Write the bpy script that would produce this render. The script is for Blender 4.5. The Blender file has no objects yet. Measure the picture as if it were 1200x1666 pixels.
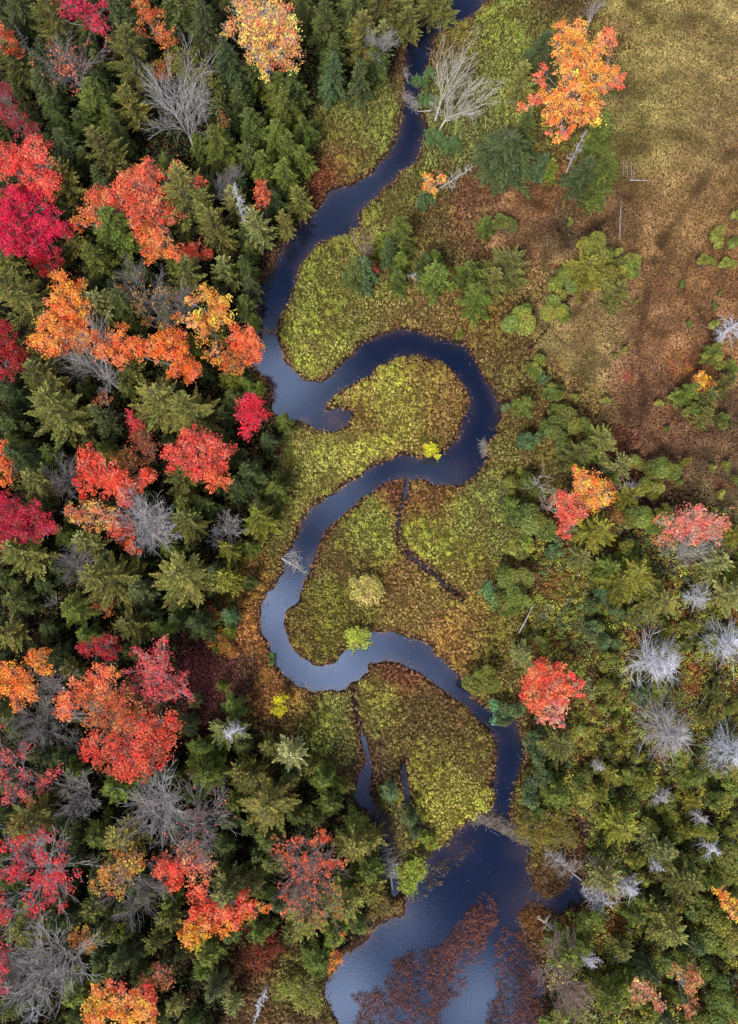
import bpy, math, random
import numpy as np
from mathutils import Vector
random.seed(7)
rng = np.random.default_rng(11)
R = math.radians
scene = bpy.context.scene
COL = scene.collection

# ------------------------------------------------------------------ camera
CAM_H, TILT, F = 125.0, R(11.6), 1296.0          # metres up, lean towards +Y, focal length in photo pixels
cam = bpy.data.cameras.new('camera')
cam_o = bpy.data.objects.new('camera', cam)
COL.objects.link(cam_o)
cam_o.location = (0, 0, CAM_H)
cam_o.rotation_euler = (TILT, 0, 0)
cam.sensor_fit = 'VERTICAL'
cam.angle = 2 * math.atan(833 / F)
cam.clip_start, cam.clip_end = 1.0, 6000
scene.camera = cam_o
ST, CT = math.sin(TILT), math.cos(TILT)

def at(px, py, z=0.0):
    """photo pixel -> world point at height z, and metres per pixel there"""
    u, v = px - 600.0, 833.0 - py
    d = (u, F * ST + v * CT, -F * CT + v * ST)
    s = (z - CAM_H) / d[2]
    return Vector((d[0] * s, d[1] * s, z)), s

def to_px(x, y, z=0.0):
    dz = z - CAM_H
    fwd = y * ST - dz * CT
    up = y * CT + dz * ST
    return 600 + F * x / fwd, 833 - F * up / fwd

# ------------------------------------------------------------------ sky, sun, exposure
SUN_EL, SUN_AZ = 50.0, 205.0
world = bpy.data.worlds.new('World')
scene.world = world
world.use_nodes = True
nt = world.node_tree
nt.nodes.clear()
def N(t, kind, **kw):
    n = t.nodes.new(kind)
    for k, v in kw.items():
        setattr(n, k, v)
    return n
def math_n(t, op, a, b=None, clamp=False):
    n = N(t, 'ShaderNodeMath', operation=op, use_clamp=clamp)
    for i, q in enumerate((a, b)):
        if q is None: continue
        if isinstance(q, (int, float)): n.inputs[i].default_value = q
        else: t.links.new(q, n.inputs[i])
    return n.outputs[0]
sky = N(nt, 'ShaderNodeTexSky', sky_type='NISHITA', sun_disc=False)
sky.sun_elevation = R(SUN_EL); sky.sun_rotation = R(SUN_AZ)
sky.air_density = 1.0; sky.ozone_density = 2.0; sky.dust_density = 0.3
bg_sky = N(nt, 'ShaderNodeBackground'); bg_sky.inputs[1].default_value = 0.05
nt.links.new(sky.outputs[0], bg_sky.inputs[0])
tc = N(nt, 'ShaderNodeTexCoord')
sep = N(nt, 'ShaderNodeSeparateXYZ'); nt.links.new(tc.outputs['Generated'], sep.inputs[0])
zc = math_n(nt, 'MAXIMUM', sep.outputs[2], 0.08)
cx_ = math_n(nt, 'DIVIDE', sep.outputs[0], zc); cy_ = math_n(nt, 'DIVIDE', sep.outputs[1], zc)
comb = N(nt, 'ShaderNodeCombineXYZ'); nt.links.new(cx_, comb.inputs[0]); nt.links.new(cy_, comb.inputs[1])
noi = N(nt, 'ShaderNodeTexNoise'); noi.inputs['Scale'].default_value = 9.0; noi.inputs['Detail'].default_value = 6
nt.links.new(comb.outputs[0], noi.inputs['Vector'])
# drifting cloud patches on a cloud layer: centre (x/z, y/z), radius, density
CLOUDS = [((-.04, .015), .085, 1.0), ((-.125, .09), .06, .85), ((.05, .0), .05, .5), ((-.11, .38), .06, .75), ((-.044, .23), .05, .45), ((-.035, -.36), .055, .95),
          ((.03, -.285), .035, .55), ((.12, -.37), .045, .9), ((-.13, .30), .05, .3), ((.0, .33), .04, .2), ((.07, .24), .04, .25), ((-.03, .66), .07, .18), ((.05, -.42), .05, .5)]
acc = None
for (a, b), r, w in CLOUDS:
    dx = math_n(nt, 'SUBTRACT', cx_, a); dy = math_n(nt, 'SUBTRACT', cy_, b)
    d2 = math_n(nt, 'ADD', math_n(nt, 'MULTIPLY', dx, dx), math_n(nt, 'MULTIPLY', dy, dy))
    g = math_n(nt, 'MULTIPLY', math_n(nt, 'POWER', 2.718, math_n(nt, 'MULTIPLY', d2, -1.0 / (r * r))), w)
    acc = g if acc is None else math_n(nt, 'MAXIMUM', acc, g)
# high cloud veil away from the overhead gap
rr = math_n(nt, 'SQRT', math_n(nt, 'ADD', math_n(nt, 'MULTIPLY', cx_, cx_), math_n(nt, 'MULTIPLY', cy_, cy_)))
mr = N(nt, 'ShaderNodeMapRange'); mr.inputs[1].default_value = 0.95; mr.inputs[2].default_value = 1.6
nt.links.new(rr, mr.inputs[0])
veil = math_n(nt, 'MULTIPLY', mr.outputs[0], 0.72)
acc = math_n(nt, 'MAXIMUM', acc, veil)
nz = math_n(nt, 'ADD', math_n(nt, 'MULTIPLY', noi.outputs[0], 2.6), -0.35)
mask = math_n(nt, 'MULTIPLY', acc, nz, clamp=True)
bg_cl = N(nt, 'ShaderNodeBackground'); bg_cl.inputs[0].default_value = (0.80, 0.86, 1.0, 1); bg_cl.inputs[1].default_value = 2.3
mixw = N(nt, 'ShaderNodeMixShader'); nt.links.new(mask, mixw.inputs[0])
nt.links.new(bg_sky.outputs[0], mixw.inputs[1]); nt.links.new(bg_cl.outputs[0], mixw.inputs[2])
wo = N(nt, 'ShaderNodeOutputWorld'); nt.links.new(mixw.outputs[0], wo.inputs[0])

sun = bpy.data.lights.new('sun', 'SUN'); sun.energy = 3.9; sun.angle = R(14); sun.color = (1.0, 0.955, 0.89)
sun_o = bpy.data.objects.new('sun', sun); COL.objects.link(sun_o)
sd = Vector((math.sin(R(SUN_AZ)) * math.cos(R(SUN_EL)), math.cos(R(SUN_AZ)) * math.cos(R(SUN_EL)), math.sin(R(SUN_EL))))
sun_o.rotation_euler = (-sd).to_track_quat('-Z', 'Y').to_euler()
sun_o.location = (0, 0, 200)
scene.view_settings.view_transform = 'Standard'
scene.view_settings.look = 'None'
scene.view_settings.exposure = 0.27
scene.view_settings.gamma = 1.0

# ------------------------------------------------------------------ helpers
def lin(c, k=1.0):
    out = []
    for v in c:
        v = v / 255.0
        out.append(k * (v / 12.92 if v <= 0.04045 else ((v + 0.055) / 1.055) ** 2.4))
    return tuple(out)
def lin_np(c):
    c = np.asarray(c, float) / 255.0
    return np.where(c <= 0.04045, c / 12.92, ((c + 0.055) / 1.055) ** 2.4)

def hash2(ix, iy, seed):
    h = (ix.astype(np.int64) * 374761393 + iy.astype(np.int64) * 668265263 + seed * 974711) & 0x7fffffff
    h = ((h ^ (h >> 13)) * 1274126177) & 0x7fffffff
    return ((h ^ (h >> 16)) & 0xffff) / 65535.0
def vnoise(x, y, scale, seed=0, octaves=2):
    tot, amp, norm = 0, 1.0, 0
    for o in range(octaves):
        X, Y = x / scale, y / scale
        ix, iy = np.floor(X), np.floor(Y)
        fx, fy = X - ix, Y - iy
        fx, fy = fx * fx * (3 - 2 * fx), fy * fy * (3 - 2 * fy)
        a, b = hash2(ix, iy, seed + o), hash2(ix + 1, iy, seed + o)
        c, d = hash2(ix, iy + 1, seed + o), hash2(ix + 1, iy + 1, seed + o)
        tot = tot + amp * ((a * (1 - fx) + b * fx) * (1 - fy) + (c * (1 - fx) + d * fx) * fy)
        norm += amp; amp *= 0.5; scale *= 0.5
    return tot / norm

def mesh_np(name, V, faces, cols=None, mats=(), smooth=False):
    """V (n,3); faces (m,k) of one size k; cols (n,3) point colours"""
    me = bpy.data.meshes.new(name)
    V = np.asarray(V, np.float32); faces = np.asarray(faces, np.int32)
    m, k = faces.shape
    me.vertices.add(len(V)); me.vertices.foreach_set('co', V.ravel())
    me.loops.add(m * k); me.loops.foreach_set('vertex_index', faces.ravel())
    me.polygons.add(m)
    me.polygons.foreach_set('loop_start', np.arange(0, m * k, k, dtype=np.int32))
    try: me.polygons.foreach_set('loop_total', np.full(m, k, np.int32))
    except Exception: pass
    if smooth: me.polygons.foreach_set('use_smooth', np.ones(m, bool))
    for q in mats: me.materials.append(q)
    me.update(calc_edges=True)
    if cols is not None:
        ca = me.color_attributes.new('col', 'FLOAT_COLOR', 'POINT')
        c4 = np.ones((len(V), 4), np.float32); c4[:, :3] = cols
        ca.data.foreach_set('color', c4.ravel())
    return me

def unit(a):
    return a / np.maximum(np.linalg.norm(a, axis=1, keepdims=True), 1e-9)
def leaf_verts(C, T, L, W, Nn):
    """rhombic leaves: centre C, long axis T, length L, width W, normal about Nn"""
    T = unit(T); B = unit(np.cross(Nn, T))
    L = np.asarray(L).reshape(-1, 1) * .5; W = np.asarray(W).reshape(-1, 1) * .5
    v = np.stack([C - T * L, C - B * W + T * L * .15, C + T * L, C + B * W + T * L * .15], 1)
    return v.reshape(-1, 3)
def leaf_mesh(name, C, T, L, W, Nn, cols, mat):
    V = leaf_verts(C, T, L, W, Nn)
    Fc = np.arange(len(V)).reshape(-1, 4)
    return mesh_np(name, V, Fc, np.repeat(cols, 4, 0), (mat,))
def rand_leaves(C, size, up=0.6, r=rng, flat=.62):
    n = len(C)
    Nn = r.normal(size=(n, 3)); Nn[:, 2] = np.abs(Nn[:, 2]) + up * 1.6; Nn = unit(Nn)
    T = np.cross(Nn, r.normal(size=(n, 3)))
    L = size * r.uniform(.7, 1.3, n)
    return T, L, L * flat, Nn

class Segs:
    """tapering twigs and limbs, gathered then built as one mesh of square-ish tubes"""
    def __init__(s): s.a = []
    def add(s, p, q, r0, r1): s.a.append((*p, *q, r0, r1))
    def path(s, pts, r0, r1):
        n = len(pts) - 1
        for i in range(n):
            s.add(pts[i], pts[i + 1], r0 + (r1 - r0) * i / n, r0 + (r1 - r0) * (i + 1) / n)
    def mesh(s, name, mat, sides=4):
        A = np.array(s.a); P, Q, r0, r1 = A[:, :3], A[:, 3:6], A[:, 6:7], A[:, 7:8]
        D = unit(Q - P)
        ref = np.where(np.abs(D[:, 2:3]) > .9, np.array([[1., 0, 0]]), np.array([[0, 0, 1.]]))
        X = unit(np.cross(D, ref)); Y = np.cross(D, X)
        V = []
        for (O, rr) in ((P, r0), (Q, r1)):
            for k in range(sides):
                a = 2 * math.pi * k / sides
                V.append(O + rr * (X * math.cos(a) + Y * math.sin(a)))
        V = np.stack(V, 1).reshape(-1, 3)
        b = np.arange(len(A))[:, None] * (2 * sides)
        fs = []
        for k in range(sides):
            k2 = (k + 1) % sides
            fs.append(np.concatenate([b + k, b + k2, b + sides + k2, b + sides + k], 1))
        fs = np.stack(fs, 1).reshape(-1, 4)
        return mesh_np(name, V, fs, None, (mat,), smooth=True)

def obj(name, me, parent=None, loc=None):
    o = bpy.data.objects.new(name, me); COL.objects.link(o)
    if parent is not None: o.parent = parent
    if loc is not None: o.location = loc
    return o

# ------------------------------------------------------------------ materials
def mat_leaf(name, transl=0.25, rough=.75, hue_obj=True):
    m = bpy.data.materials.new(name); m.use_nodes = True
    t = m.node_tree; t.nodes.clear()
    at_ = N(t, 'ShaderNodeAttribute', attribute_name='col')
    src = at_.outputs['Color']
    if hue_obj:
        oi = N(t, 'ShaderNodeObjectInfo')
        mx = N(t, 'ShaderNodeMix', data_type='RGBA', blend_type='MULTIPLY'); mx.inputs[0].default_value = 1
        t.links.new(src, mx.inputs[6]); t.links.new(oi.outputs['Color'], mx.inputs[7]); src = mx.outputs[2]
    # small blotches of lighter and darker leaf
    geo = N(t, 'ShaderNodeNewGeometry')
    no = N(t, 'ShaderNodeTexNoise'); no.inputs['Scale'].default_value = 2.2; no.inputs['Detail'].default_value = 3
    t.links.new(geo.outputs['Position'], no.inputs['Vector'])
    k = math_n(t, 'ADD', math_n(t, 'MULTIPLY', no.outputs[0], 1.1), 0.45)
    sc = N(t, 'ShaderNodeVectorMath', operation='SCALE'); t.links.new(src, sc.inputs[0]); t.links.new(k, sc.inputs['Scale'])
    pb = N(t, 'ShaderNodeBsdfPrincipled'); pb.inputs['Roughness'].default_value = rough
    pb.inputs['Specular IOR Level'].default_value = .25
    t.links.new(sc.outputs[0], pb.inputs['Base Color'])
    tr = N(t, 'ShaderNodeBsdfTranslucent'); t.links.new(sc.outputs[0], tr.inputs[0])
    mi = N(t, 'ShaderNodeMixShader'); mi.inputs[0].default_value = transl
    t.links.new(pb.outputs[0], mi.inputs[1]); t.links.new(tr.outputs[0], mi.inputs[2])
    out = N(t, 'ShaderNodeOutputMaterial'); t.links.new(mi.outputs[0], out.inputs[0])
    return m
def mat_noise(name, c1, c2, scale=3.0, rough=.85, detail=6, bump=.3):
    m = bpy.data.materials.new(name); m.use_nodes = True
    t = m.node_tree; t.nodes.clear()
    geo = N(t, 'ShaderNodeTexCoord')
    no = N(t, 'ShaderNodeTexNoise'); no.inputs['Scale'].default_value = scale; no.inputs['Detail'].default_value = detail
    t.links.new(geo.outputs['Object'], no.inputs['Vector'])
    cr = N(t, 'ShaderNodeValToRGB'); cr.color_ramp.elements[0].position = .35; cr.color_ramp.elements[1].position = .68
    cr.color_ramp.elements[0].color = (*c1, 1); cr.color_ramp.elements[1].color = (*c2, 1)
    t.links.new(no.outputs[0], cr.inputs[0])
    pb = N(t, 'ShaderNodeBsdfPrincipled'); pb.inputs['Roughness'].default_value = rough
    t.links.new(cr.outputs[0], pb.inputs['Base Color'])
    bp = N(t, 'ShaderNodeBump'); bp.inputs['Strength'].default_value = bump; t.links.new(no.outputs[0], bp.inputs['Height'])
    t.links.new(bp.outputs[0], pb.inputs['Normal'])
    out = N(t, 'ShaderNodeOutputMaterial'); t.links.new(pb.outputs[0], out.inputs[0])
    return m
M_NEEDLE = mat_leaf('needle_foliage', .12, .8)
M_LEAF = mat_leaf('autumn_leaves', .30, .7)
M_SHRUB = mat_leaf('shrub_leaves', .22, .75)
M_COVER = mat_leaf('ground_cover_leaves', .2, .8, hue_obj=False)
M_BARK = mat_noise('grey_brown_bark', (.05, .04, .032), (.13, .11, .095), 4)
M_TWIG = mat_noise('pale_grey_twigs', (.24, .22, .215), (.50, .465, .455), 1.2)
M_TWIGD = mat_noise('dull_grey_twigs', (.15, .135, .13), (.32, .29, .285), 1.2)
M_SILVER = mat_noise('weathered_silver_wood', (.38, .37, .42), (.66, .65, .70), 1.2)
M_BIRCH = mat_noise('birch_bark', (.30, .27, .22), (.62, .58, .50), 2.0)
M_PINKTW = mat_noise('reddish_twigs', (.20, .12, .11), (.36, .24, .22), 1.2)
M_STICK = mat_noise('peeled_sticks', (.09, .07, .06), (.30, .25, .21), 1.5)
M_MUD = mat_noise('dark_mud', (.03, .02, .015), (.08, .055, .04), 2)

# ------------------------------------------------------------------ the river, traced along both banks
EAST = [(900,-260),(830,-60),(790,3),(763,27),(733,43),(707,60),(700,97),(686,133),(683,173),(697,207),(688,233),(678,263),(650,283),(613,320),(587,343),(580,370),
 (557,388),(535,390),(513,397),(500,420),(483,443),(477,473),(460,507),(452,530),(452,553),(462,583),(483,610),(497,619),(523,622),(540,610),(560,587),(587,563),(617,545),
 (640,538),(663,538),(690,542),(700,547),(720,555),(743,560),(760,567),(767,577),(780,602),(793,617),(802,633),(812,653),(813,673),(806,703),(796,716),(787,724),(788,750),
 (773,777),(753,792),(723,793),(707,790),(687,780),(670,783),(657,780),(633,784),(613,797),(590,810),(567,832),(547,847),(530,863),(517,893),(503,933),(493,953),(483,977),
 (463,993),(463,1020),(472,1043),(487,1063),(510,1080),(537,1082),(550,1067),(563,1053),(585,1040),(603,1027),(627,1030),(653,1035),(677,1040),(700,1050),(710,1063),
 (733,1087),(750,1107),(767,1130),(787,1147),(800,1157),(820,1166),(840,1173),(850,1203),(853,1230),(847,1253),(833,1286),(829,1323),(838,1345),(868,1368),(862,1396),(858,1420),
 (868,1452),(890,1464),(915,1450),(925,1433),(935,1425),(952,1445),(956,1462),(935,1478),(905,1492),(880,1472),(858,1476),(846,1500),(858,1530),(872,1560),(884,1600),(880,1640),(868,1680),(900,1950)]
WEST = [(540,1950),(548,1700),(543,1663),(530,1636),(527,1600),(547,1576),(557,1556),(587,1539),(607,1519),(611,1506),(657,1493),(661,1459),(676,1430),(693,1393),(700,1385),
 (730,1373),(740,1356),(757,1336),(768,1330),(797,1320),(805,1300),(803,1270),(807,1240),(805,1210),(797,1190),(777,1173),(753,1150),(733,1130),(710,1117),(690,1097),(660,1083),
 (630,1073),(600,1080),(597,1093),(573,1110),(568,1123),(547,1123),(527,1127),(503,1125),(483,1117),(463,1100),(447,1077),(435,1047),(425,1017),(423,987),(437,967),(455,947),
 (463,930),(462,903),(477,883),(487,857),(503,837),(510,828),(527,813),(550,797),(577,780),(600,762),(633,745),(660,738),(677,743),(700,745),(720,740),(743,717),(757,687),
 (763,660),(760,640),(747,620),(733,602),(713,590),(680,580),(640,585),(613,600),(597,613),(553,640),(530,655),(528,668),(545,665),(567,668),(572,678),(560,692),(540,703),
 (510,697),(493,687),(470,680),(440,670),(436,640),(437,620),(414,602),(405,570),(403,547),(420,520),(418,470),(440,440),(460,400),(477,373),(510,347),(533,313),(577,297),(607,277),
 (633,247),(647,217),(653,187),(655,133),(660,77),(678,37),(693,10),(740,-60),(800,-260)]
def w2(p):
    q, _ = at(p[0], p[1], 0); return (q.x, q.y)
RIVER = np.array([w2(p) for p in EAST + WEST])
CHAN = [[(663,778,10),(658,810,7),(647,840,5),(648,880,5),(668,905,4),(700,930,5),(725,955,5),(752,972,4)],
        [(572,1118,5),(578,1150,5),(583,1175,5),(592,1205,6),(600,1240,12),(592,1270,26),(588,1298,30),(606,1318,22),(622,1342,32),(630,1380,30),(640,1420,24),(642,1452,16)],
        [(655,1238,10),(657,1262,14),(662,1290,14),(664,1315,12),(672,1345,22),(690,1350,14)],
        [(938,1330,4),(946,1345,9),(950,1360,5)],
        [(928,478,3),(918,500,3),(898,525,3),(880,548,3),(866,566,3)],
        [(905,372,3),(925,395,5),(948,380,4),(980,368,4)]]
SEGA, SEGB, SEGR = [], [], []
for ch in CHAN:
    for (a, b) in zip(ch[:-1], ch[1:]):
        (pa, sa), (pb_, sb) = at(a[0], a[1]), at(b[0], b[1])
        SEGA.append((pa.x, pa.y, a[2] * sa * .40)); SEGB.append((pb_.x, pb_.y, b[2] * sb * .40))
SEGA, SEGB = np.array(SEGA), np.array(SEGB)

def inside(poly, X, Y):
    r = np.zeros(X.shape, bool); n = len(poly); j = n - 1
    for i in range(n):
        xi, yi = poly[i]; xj, yj = poly[j]
        if yi != yj:
            c = ((yi > Y) != (yj > Y)) & (X < (xj - xi) * (Y - yi) / (yj - yi) + xi)
            r ^= c
        j = i
    return r
def shore(X, Y):
    """signed distance to the water's edge, positive on land"""
    X = np.asarray(X, float); Y = np.asarray(Y, float)
    wob = (vnoise(X, Y, 1.6, 5, 2) - .5) * .95 + (vnoise(X, Y, 5, 6, 1) - .5) * .5
    out = np.full(X.shape, 1e9)
    A = RIVER; B = np.roll(RIVER, -1, 0)
    for a, b in zip(A, B):
        dx, dy = b - a; L = dx * dx + dy * dy
        t = np.clip(((X - a[0]) * dx + (Y - a[1]) * dy) / max(L, 1e-9), 0, 1)
        d = np.hypot(X - a[0] - t * dx, Y - a[1] - t * dy)
        np.minimum(out, d, out=out)
    out = np.where(inside(RIVER, X, Y), -out, out) + wob
    for a, b in zip(SEGA, SEGB):
        dx, dy = b[0] - a[0], b[1] - a[1]; L = dx * dx + dy * dy
        t = np.clip(((X - a[0]) * dx + (Y - a[1]) * dy) / max(L, 1e-9), 0, 1)
        d = np.hypot(X - a[0] - t * dx, Y - a[1] - t * dy) - (a[2] * (1 - t) + b[2] * t) + wob * .5
        out = np.minimum(out, d)
    return out
FOREST = [(-500,-400),(735,-400),(700,-10),(668,30),(650,70),(620,110),(545,170),(512,182),(516,240),(508,300),(480,345),(450,385),(420,420),(412,520),(404,640),(455,690),(480,730),
 (470,800),(450,850),(415,885),(388,915),(384,1015),(330,1040),(300,1100),(340,1180),(430,1190),(500,1212),(560,1255),(596,1330),(640,1420),(650,1462),(600,1506),(545,1545),(500,1535),(420,1520),(370,1590),(350,1700),(350,2000),(-500,2000)]
FOREST_W = np.array([w2((p[0], max(p[1], -200))) for p in FOREST])

MEADOW = np.array([w2(p) for p in [(905,-190),(1700,-190),(1700,820),(1060,800),(1010,700),(880,610),(868,540),(895,470),(830,400),(790,350),(860,290),(1000,260),(965,170),(1010,90),(960,20)]])
def in_meadow(X, Y):
    return inside(MEADOW, X + (vnoise(X, Y, 7, 701, 3) - .5) * 12 + (vnoise(X, Y, .8, 703, 1) - .5) * 4, Y + (vnoise(X, Y, 7, 705, 3) - .5) * 12 + (vnoise(X, Y, .8, 707, 1) - .5) * 4)

def gz(X, Y, d=None):
    X = np.asarray(X, float); Y = np.asarray(Y, float)
    if d is None: d = shore(X, Y)
    z = np.clip(d * 1.25, -.8, .32)
    z = z + np.clip(d - .5, 0, 3) / 3 * (vnoise(X, Y, 2.4, 21, 3) - .4) * .5
    z = z + np.clip((d - 6) / 30, 0, 1.0) * (vnoise(X, Y, 28, 31, 2)) * 1.2
    return z

# plant and soil colours, as patches of the place: x, y, reach (photo pixels), colour
PATCH = [(600,190,60,120,122,52),(560,230,40,128,118,50),(512,290,22,125,62,36),(545,280,25,145,112,52),(740,60,50,118,106,46),(830,55,50,128,134,50),(900,30,40,98,82,40),
(740,200,40,120,125,62),(820,130,45,132,138,56),(650,320,40,122,124,50),(700,360,45,112,98,46),(770,345,35,138,98,62),(1080,60,90,138,118,56),(1160,120,80,152,126,72),(980,200,55,108,100,44),
(1060,230,70,132,112,56),(1180,210,40,124,96,58),(880,325,40,134,88,52),(845,365,40,140,98,62),(1100,330,70,142,104,58),(1000,350,40,118,82,52),(910,365,25,84,70,50),(560,480,55,130,130,50),
(500,560,50,152,152,60),(620,450,50,148,134,68),(700,510,50,142,120,60),(760,530,45,132,104,50),(820,570,45,118,100,48),(850,640,35,124,110,52),(950,530,55,152,124,72),(1000,470,50,134,96,58),
(1060,440,60,138,98,56),(1140,480,60,140,94,52),(1080,540,45,154,106,70),(940,610,50,142,118,62),(1012,604,30,138,88,62),(1050,650,50,118,78,50),(1110,580,28,142,88,42),(1080,720,55,126,82,56),
(1145,720,40,100,74,52),(1130,800,50,116,92,56),(900,660,35,128,104,52),(640,650,50,166,162,58),(600,650,40,160,140,64),(725,650,35,142,112,52),(700,600,28,136,108,50),(590,686,22,104,48,34),(560,720,35,166,160,66),
(500,760,35,150,148,62),(680,725,28,160,138,60),(470,820,28,152,146,60),(450,880,24,122,112,50),(410,930,28,146,116,46),(405,1020,38,176,122,56),(450,1120,28,168,118,56),(425,975,25,150,102,46),
(615,870,38,146,152,56),(560,890,35,122,106,50),(640,800,24,128,80,46),(560,1000,45,126,120,44),(500,1030,35,118,102,42),(640,940,38,134,98,50),(680,985,45,152,130,60),(740,1040,42,168,126,60),
(800,1050,45,124,112,48),(735,880,50,150,152,54),(700,810,26,134,98,46),(770,950,40,142,122,52),(790,850,40,128,130,64),(840,760,40,130,120,55),(540,1180,45,132,136,56),(615,1140,28,142,132,56),(650,1095,24,134,84,50),
(700,1170,45,114,94,46),(760,1220,38,126,112,50),(715,1310,38,166,160,58),(690,1245,34,136,124,50),(490,1145,28,152,118,56),(460,1200,38,104,84,44),(600,1235,28,98,78,50),(680,1425,26,140,140,60),
(640,1485,30,112,92,46),(480,1600,45,132,128,62),(425,1555,35,112,58,36),(400,1640,45,124,94,58),(500,1650,30,92,64,46),(300,1552,24,70,38,28),
(333,1097,38,84,46,40),(385,1110,28,92,68,46),(370,1190,30,70,44,30),(350,1240,30,100,74,34),
(870,915,30,120,84,48),(930,920,30,120,74,42),(920,990,45,114,104,44),(940,1050,38,94,78,44),(1000,1150,50,110,98,48),(1112,1092,20,150,88,40),(1060,1010,40,104,86,46),(1000,1250,50,108,94,46),
(1050,1300,50,108,88,46),(1010,1385,45,116,92,54),(890,1335,40,122,112,46),(870,1300,30,110,104,44),(1000,1560,40,118,92,48),(1100,1480,50,80,62,36),(1150,1380,50,92,80,46),(1160,1150,50,100,78,44),(1150,1260,50,104,82,48),
(920,1390,30,110,80,48),(900,1640,40,90,70,40),(1050,1620,60,84,66,38),(940,1520,30,120,86,48),(900,1450,30,100,70,44)]
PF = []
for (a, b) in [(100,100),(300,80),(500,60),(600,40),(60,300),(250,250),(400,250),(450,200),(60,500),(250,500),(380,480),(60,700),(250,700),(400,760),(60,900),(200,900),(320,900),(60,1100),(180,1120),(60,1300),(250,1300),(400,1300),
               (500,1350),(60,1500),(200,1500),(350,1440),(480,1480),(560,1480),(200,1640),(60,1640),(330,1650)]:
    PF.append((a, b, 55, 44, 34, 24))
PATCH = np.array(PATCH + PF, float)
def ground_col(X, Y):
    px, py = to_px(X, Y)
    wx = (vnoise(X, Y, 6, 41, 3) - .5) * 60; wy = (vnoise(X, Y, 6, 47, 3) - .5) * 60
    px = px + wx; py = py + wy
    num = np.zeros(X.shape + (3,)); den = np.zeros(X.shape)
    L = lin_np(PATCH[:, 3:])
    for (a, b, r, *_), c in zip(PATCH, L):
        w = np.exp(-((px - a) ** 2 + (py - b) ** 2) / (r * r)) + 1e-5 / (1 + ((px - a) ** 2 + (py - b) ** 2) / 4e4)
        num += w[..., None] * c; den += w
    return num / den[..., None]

# ------------------------------------------------------------------ ground sheet
gx = np.arange(-92, 92.01, .45); gy = np.arange(-66, 158.01, .45)
far = np.array([2, 5, 11, 24, 60, 150, 400, 1000, 2500])
gx = np.concatenate([gx[0] - far[::-1], gx, gx[-1] + far]); gy = np.concatenate([gy[0] - far[::-1], gy, gy[-1] + far])
GX, GY = np.meshgrid(gx, gy)
D = shore(GX, GY)
Z = gz(GX, GY, D)
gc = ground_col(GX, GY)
V = np.stack([GX.ravel(), GY.ravel(), Z.ravel()], 1)
nx, ny = len(gx), len(gy)
idx = np.arange(nx * ny).reshape(ny, nx)
Fq = np.stack([idx[:-1, :-1].ravel(), idx[:-1, 1:].ravel(), idx[1:, 1:].ravel(), idx[1:, :-1].ravel()], 1)
M_GROUND = bpy.data.materials.new('bog_soil'); M_GROUND.use_nodes = True
t = M_GROUND.node_tree; t.nodes.clear()
a_ = N(t, 'ShaderNodeAttribute', attribute_name='col')
geo = N(t, 'ShaderNodeNewGeometry')
n1 = N(t, 'ShaderNodeTexNoise'); n1.inputs['Scale'].default_value = 1.6; n1.inputs['Detail'].default_value = 8; n1.inputs['Roughness'].default_value = .7
t.links.new(geo.outputs['Position'], n1.inputs['Vector'])
k = math_n(t, 'ADD', math_n(t, 'MULTIPLY', n1.outputs[0], 1.5), -.25, clamp=False)
sc_ = N(t, 'ShaderNodeVectorMath', operation='SCALE'); t.links.new(a_.outputs['Color'], sc_.inputs[0]); t.links.new(k, sc_.inputs['Scale'])
pb = N(t, 'ShaderNodeBsdfPrincipled'); pb.inputs['Roughness'].default_value = .95; pb.inputs['Specular IOR Level'].default_value = .15
t.links.new(sc_.outputs[0], pb.inputs['Base Color'])
bp = N(t, 'ShaderNodeBump'); bp.inputs['Strength'].default_value = .6; bp.inputs['Distance'].default_value = .3
t.links.new(n1.outputs[0], bp.inputs['Height']); t.links.new(bp.outputs[0], pb.inputs['Normal'])
o_ = N(t, 'ShaderNodeOutputMaterial'); t.links.new(pb.outputs[0], o_.inputs[0])
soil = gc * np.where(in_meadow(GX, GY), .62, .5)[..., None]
soil[D < .0] = lin((40, 30, 26))
rim = (D >= 0) & (D < .7); soil[rim] = lin((62, 44, 30))
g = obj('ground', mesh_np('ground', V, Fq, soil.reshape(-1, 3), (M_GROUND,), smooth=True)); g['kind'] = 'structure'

# ------------------------------------------------------------------ water
M_WATER = bpy.data.materials.new('tannin_river_water'); M_WATER.use_nodes = True
t = M_WATER.node_tree; t.nodes.clear()
tcw = N(t, 'ShaderNodeTexCoord')
nw = N(t, 'ShaderNodeTexNoise'); nw.inputs['Scale'].default_value = 3.2; nw.inputs['Detail'].default_value = 5
t.links.new(tcw.outputs['Object'], nw.inputs['Vector'])
nw2 = N(t, 'ShaderNodeTexNoise'); nw2.inputs['Scale'].default_value = .09; nw2.inputs['Detail'].default_value = 3
t.links.new(tcw.outputs['Object'], nw2.inputs['Vector'])
bw = N(t, 'ShaderNodeBump'); bw.inputs['Strength'].default_value = .03; bw.inputs['Distance'].default_value = .12
t.links.new(nw.outputs[0], bw.inputs['Height'])
df = N(t, 'ShaderNodeBsdfDiffuse'); df.inputs[0].default_value = (.005, .008, .024, 1)
gl = N(t, 'ShaderNodeBsdfGlossy'); gl.inputs['Color'].default_value = (.60, .74, 1.0, 1); gl.inputs['Roughness'].default_value = .07
t.links.new(bw.outputs[0], gl.inputs['Normal'])
mw = N(t, 'ShaderNodeMixShader'); mw.inputs[0].default_value = .145
t.links.new(df.outputs[0], mw.inputs[1]); t.links.new(gl.outputs[0], mw.inputs[2])
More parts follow.
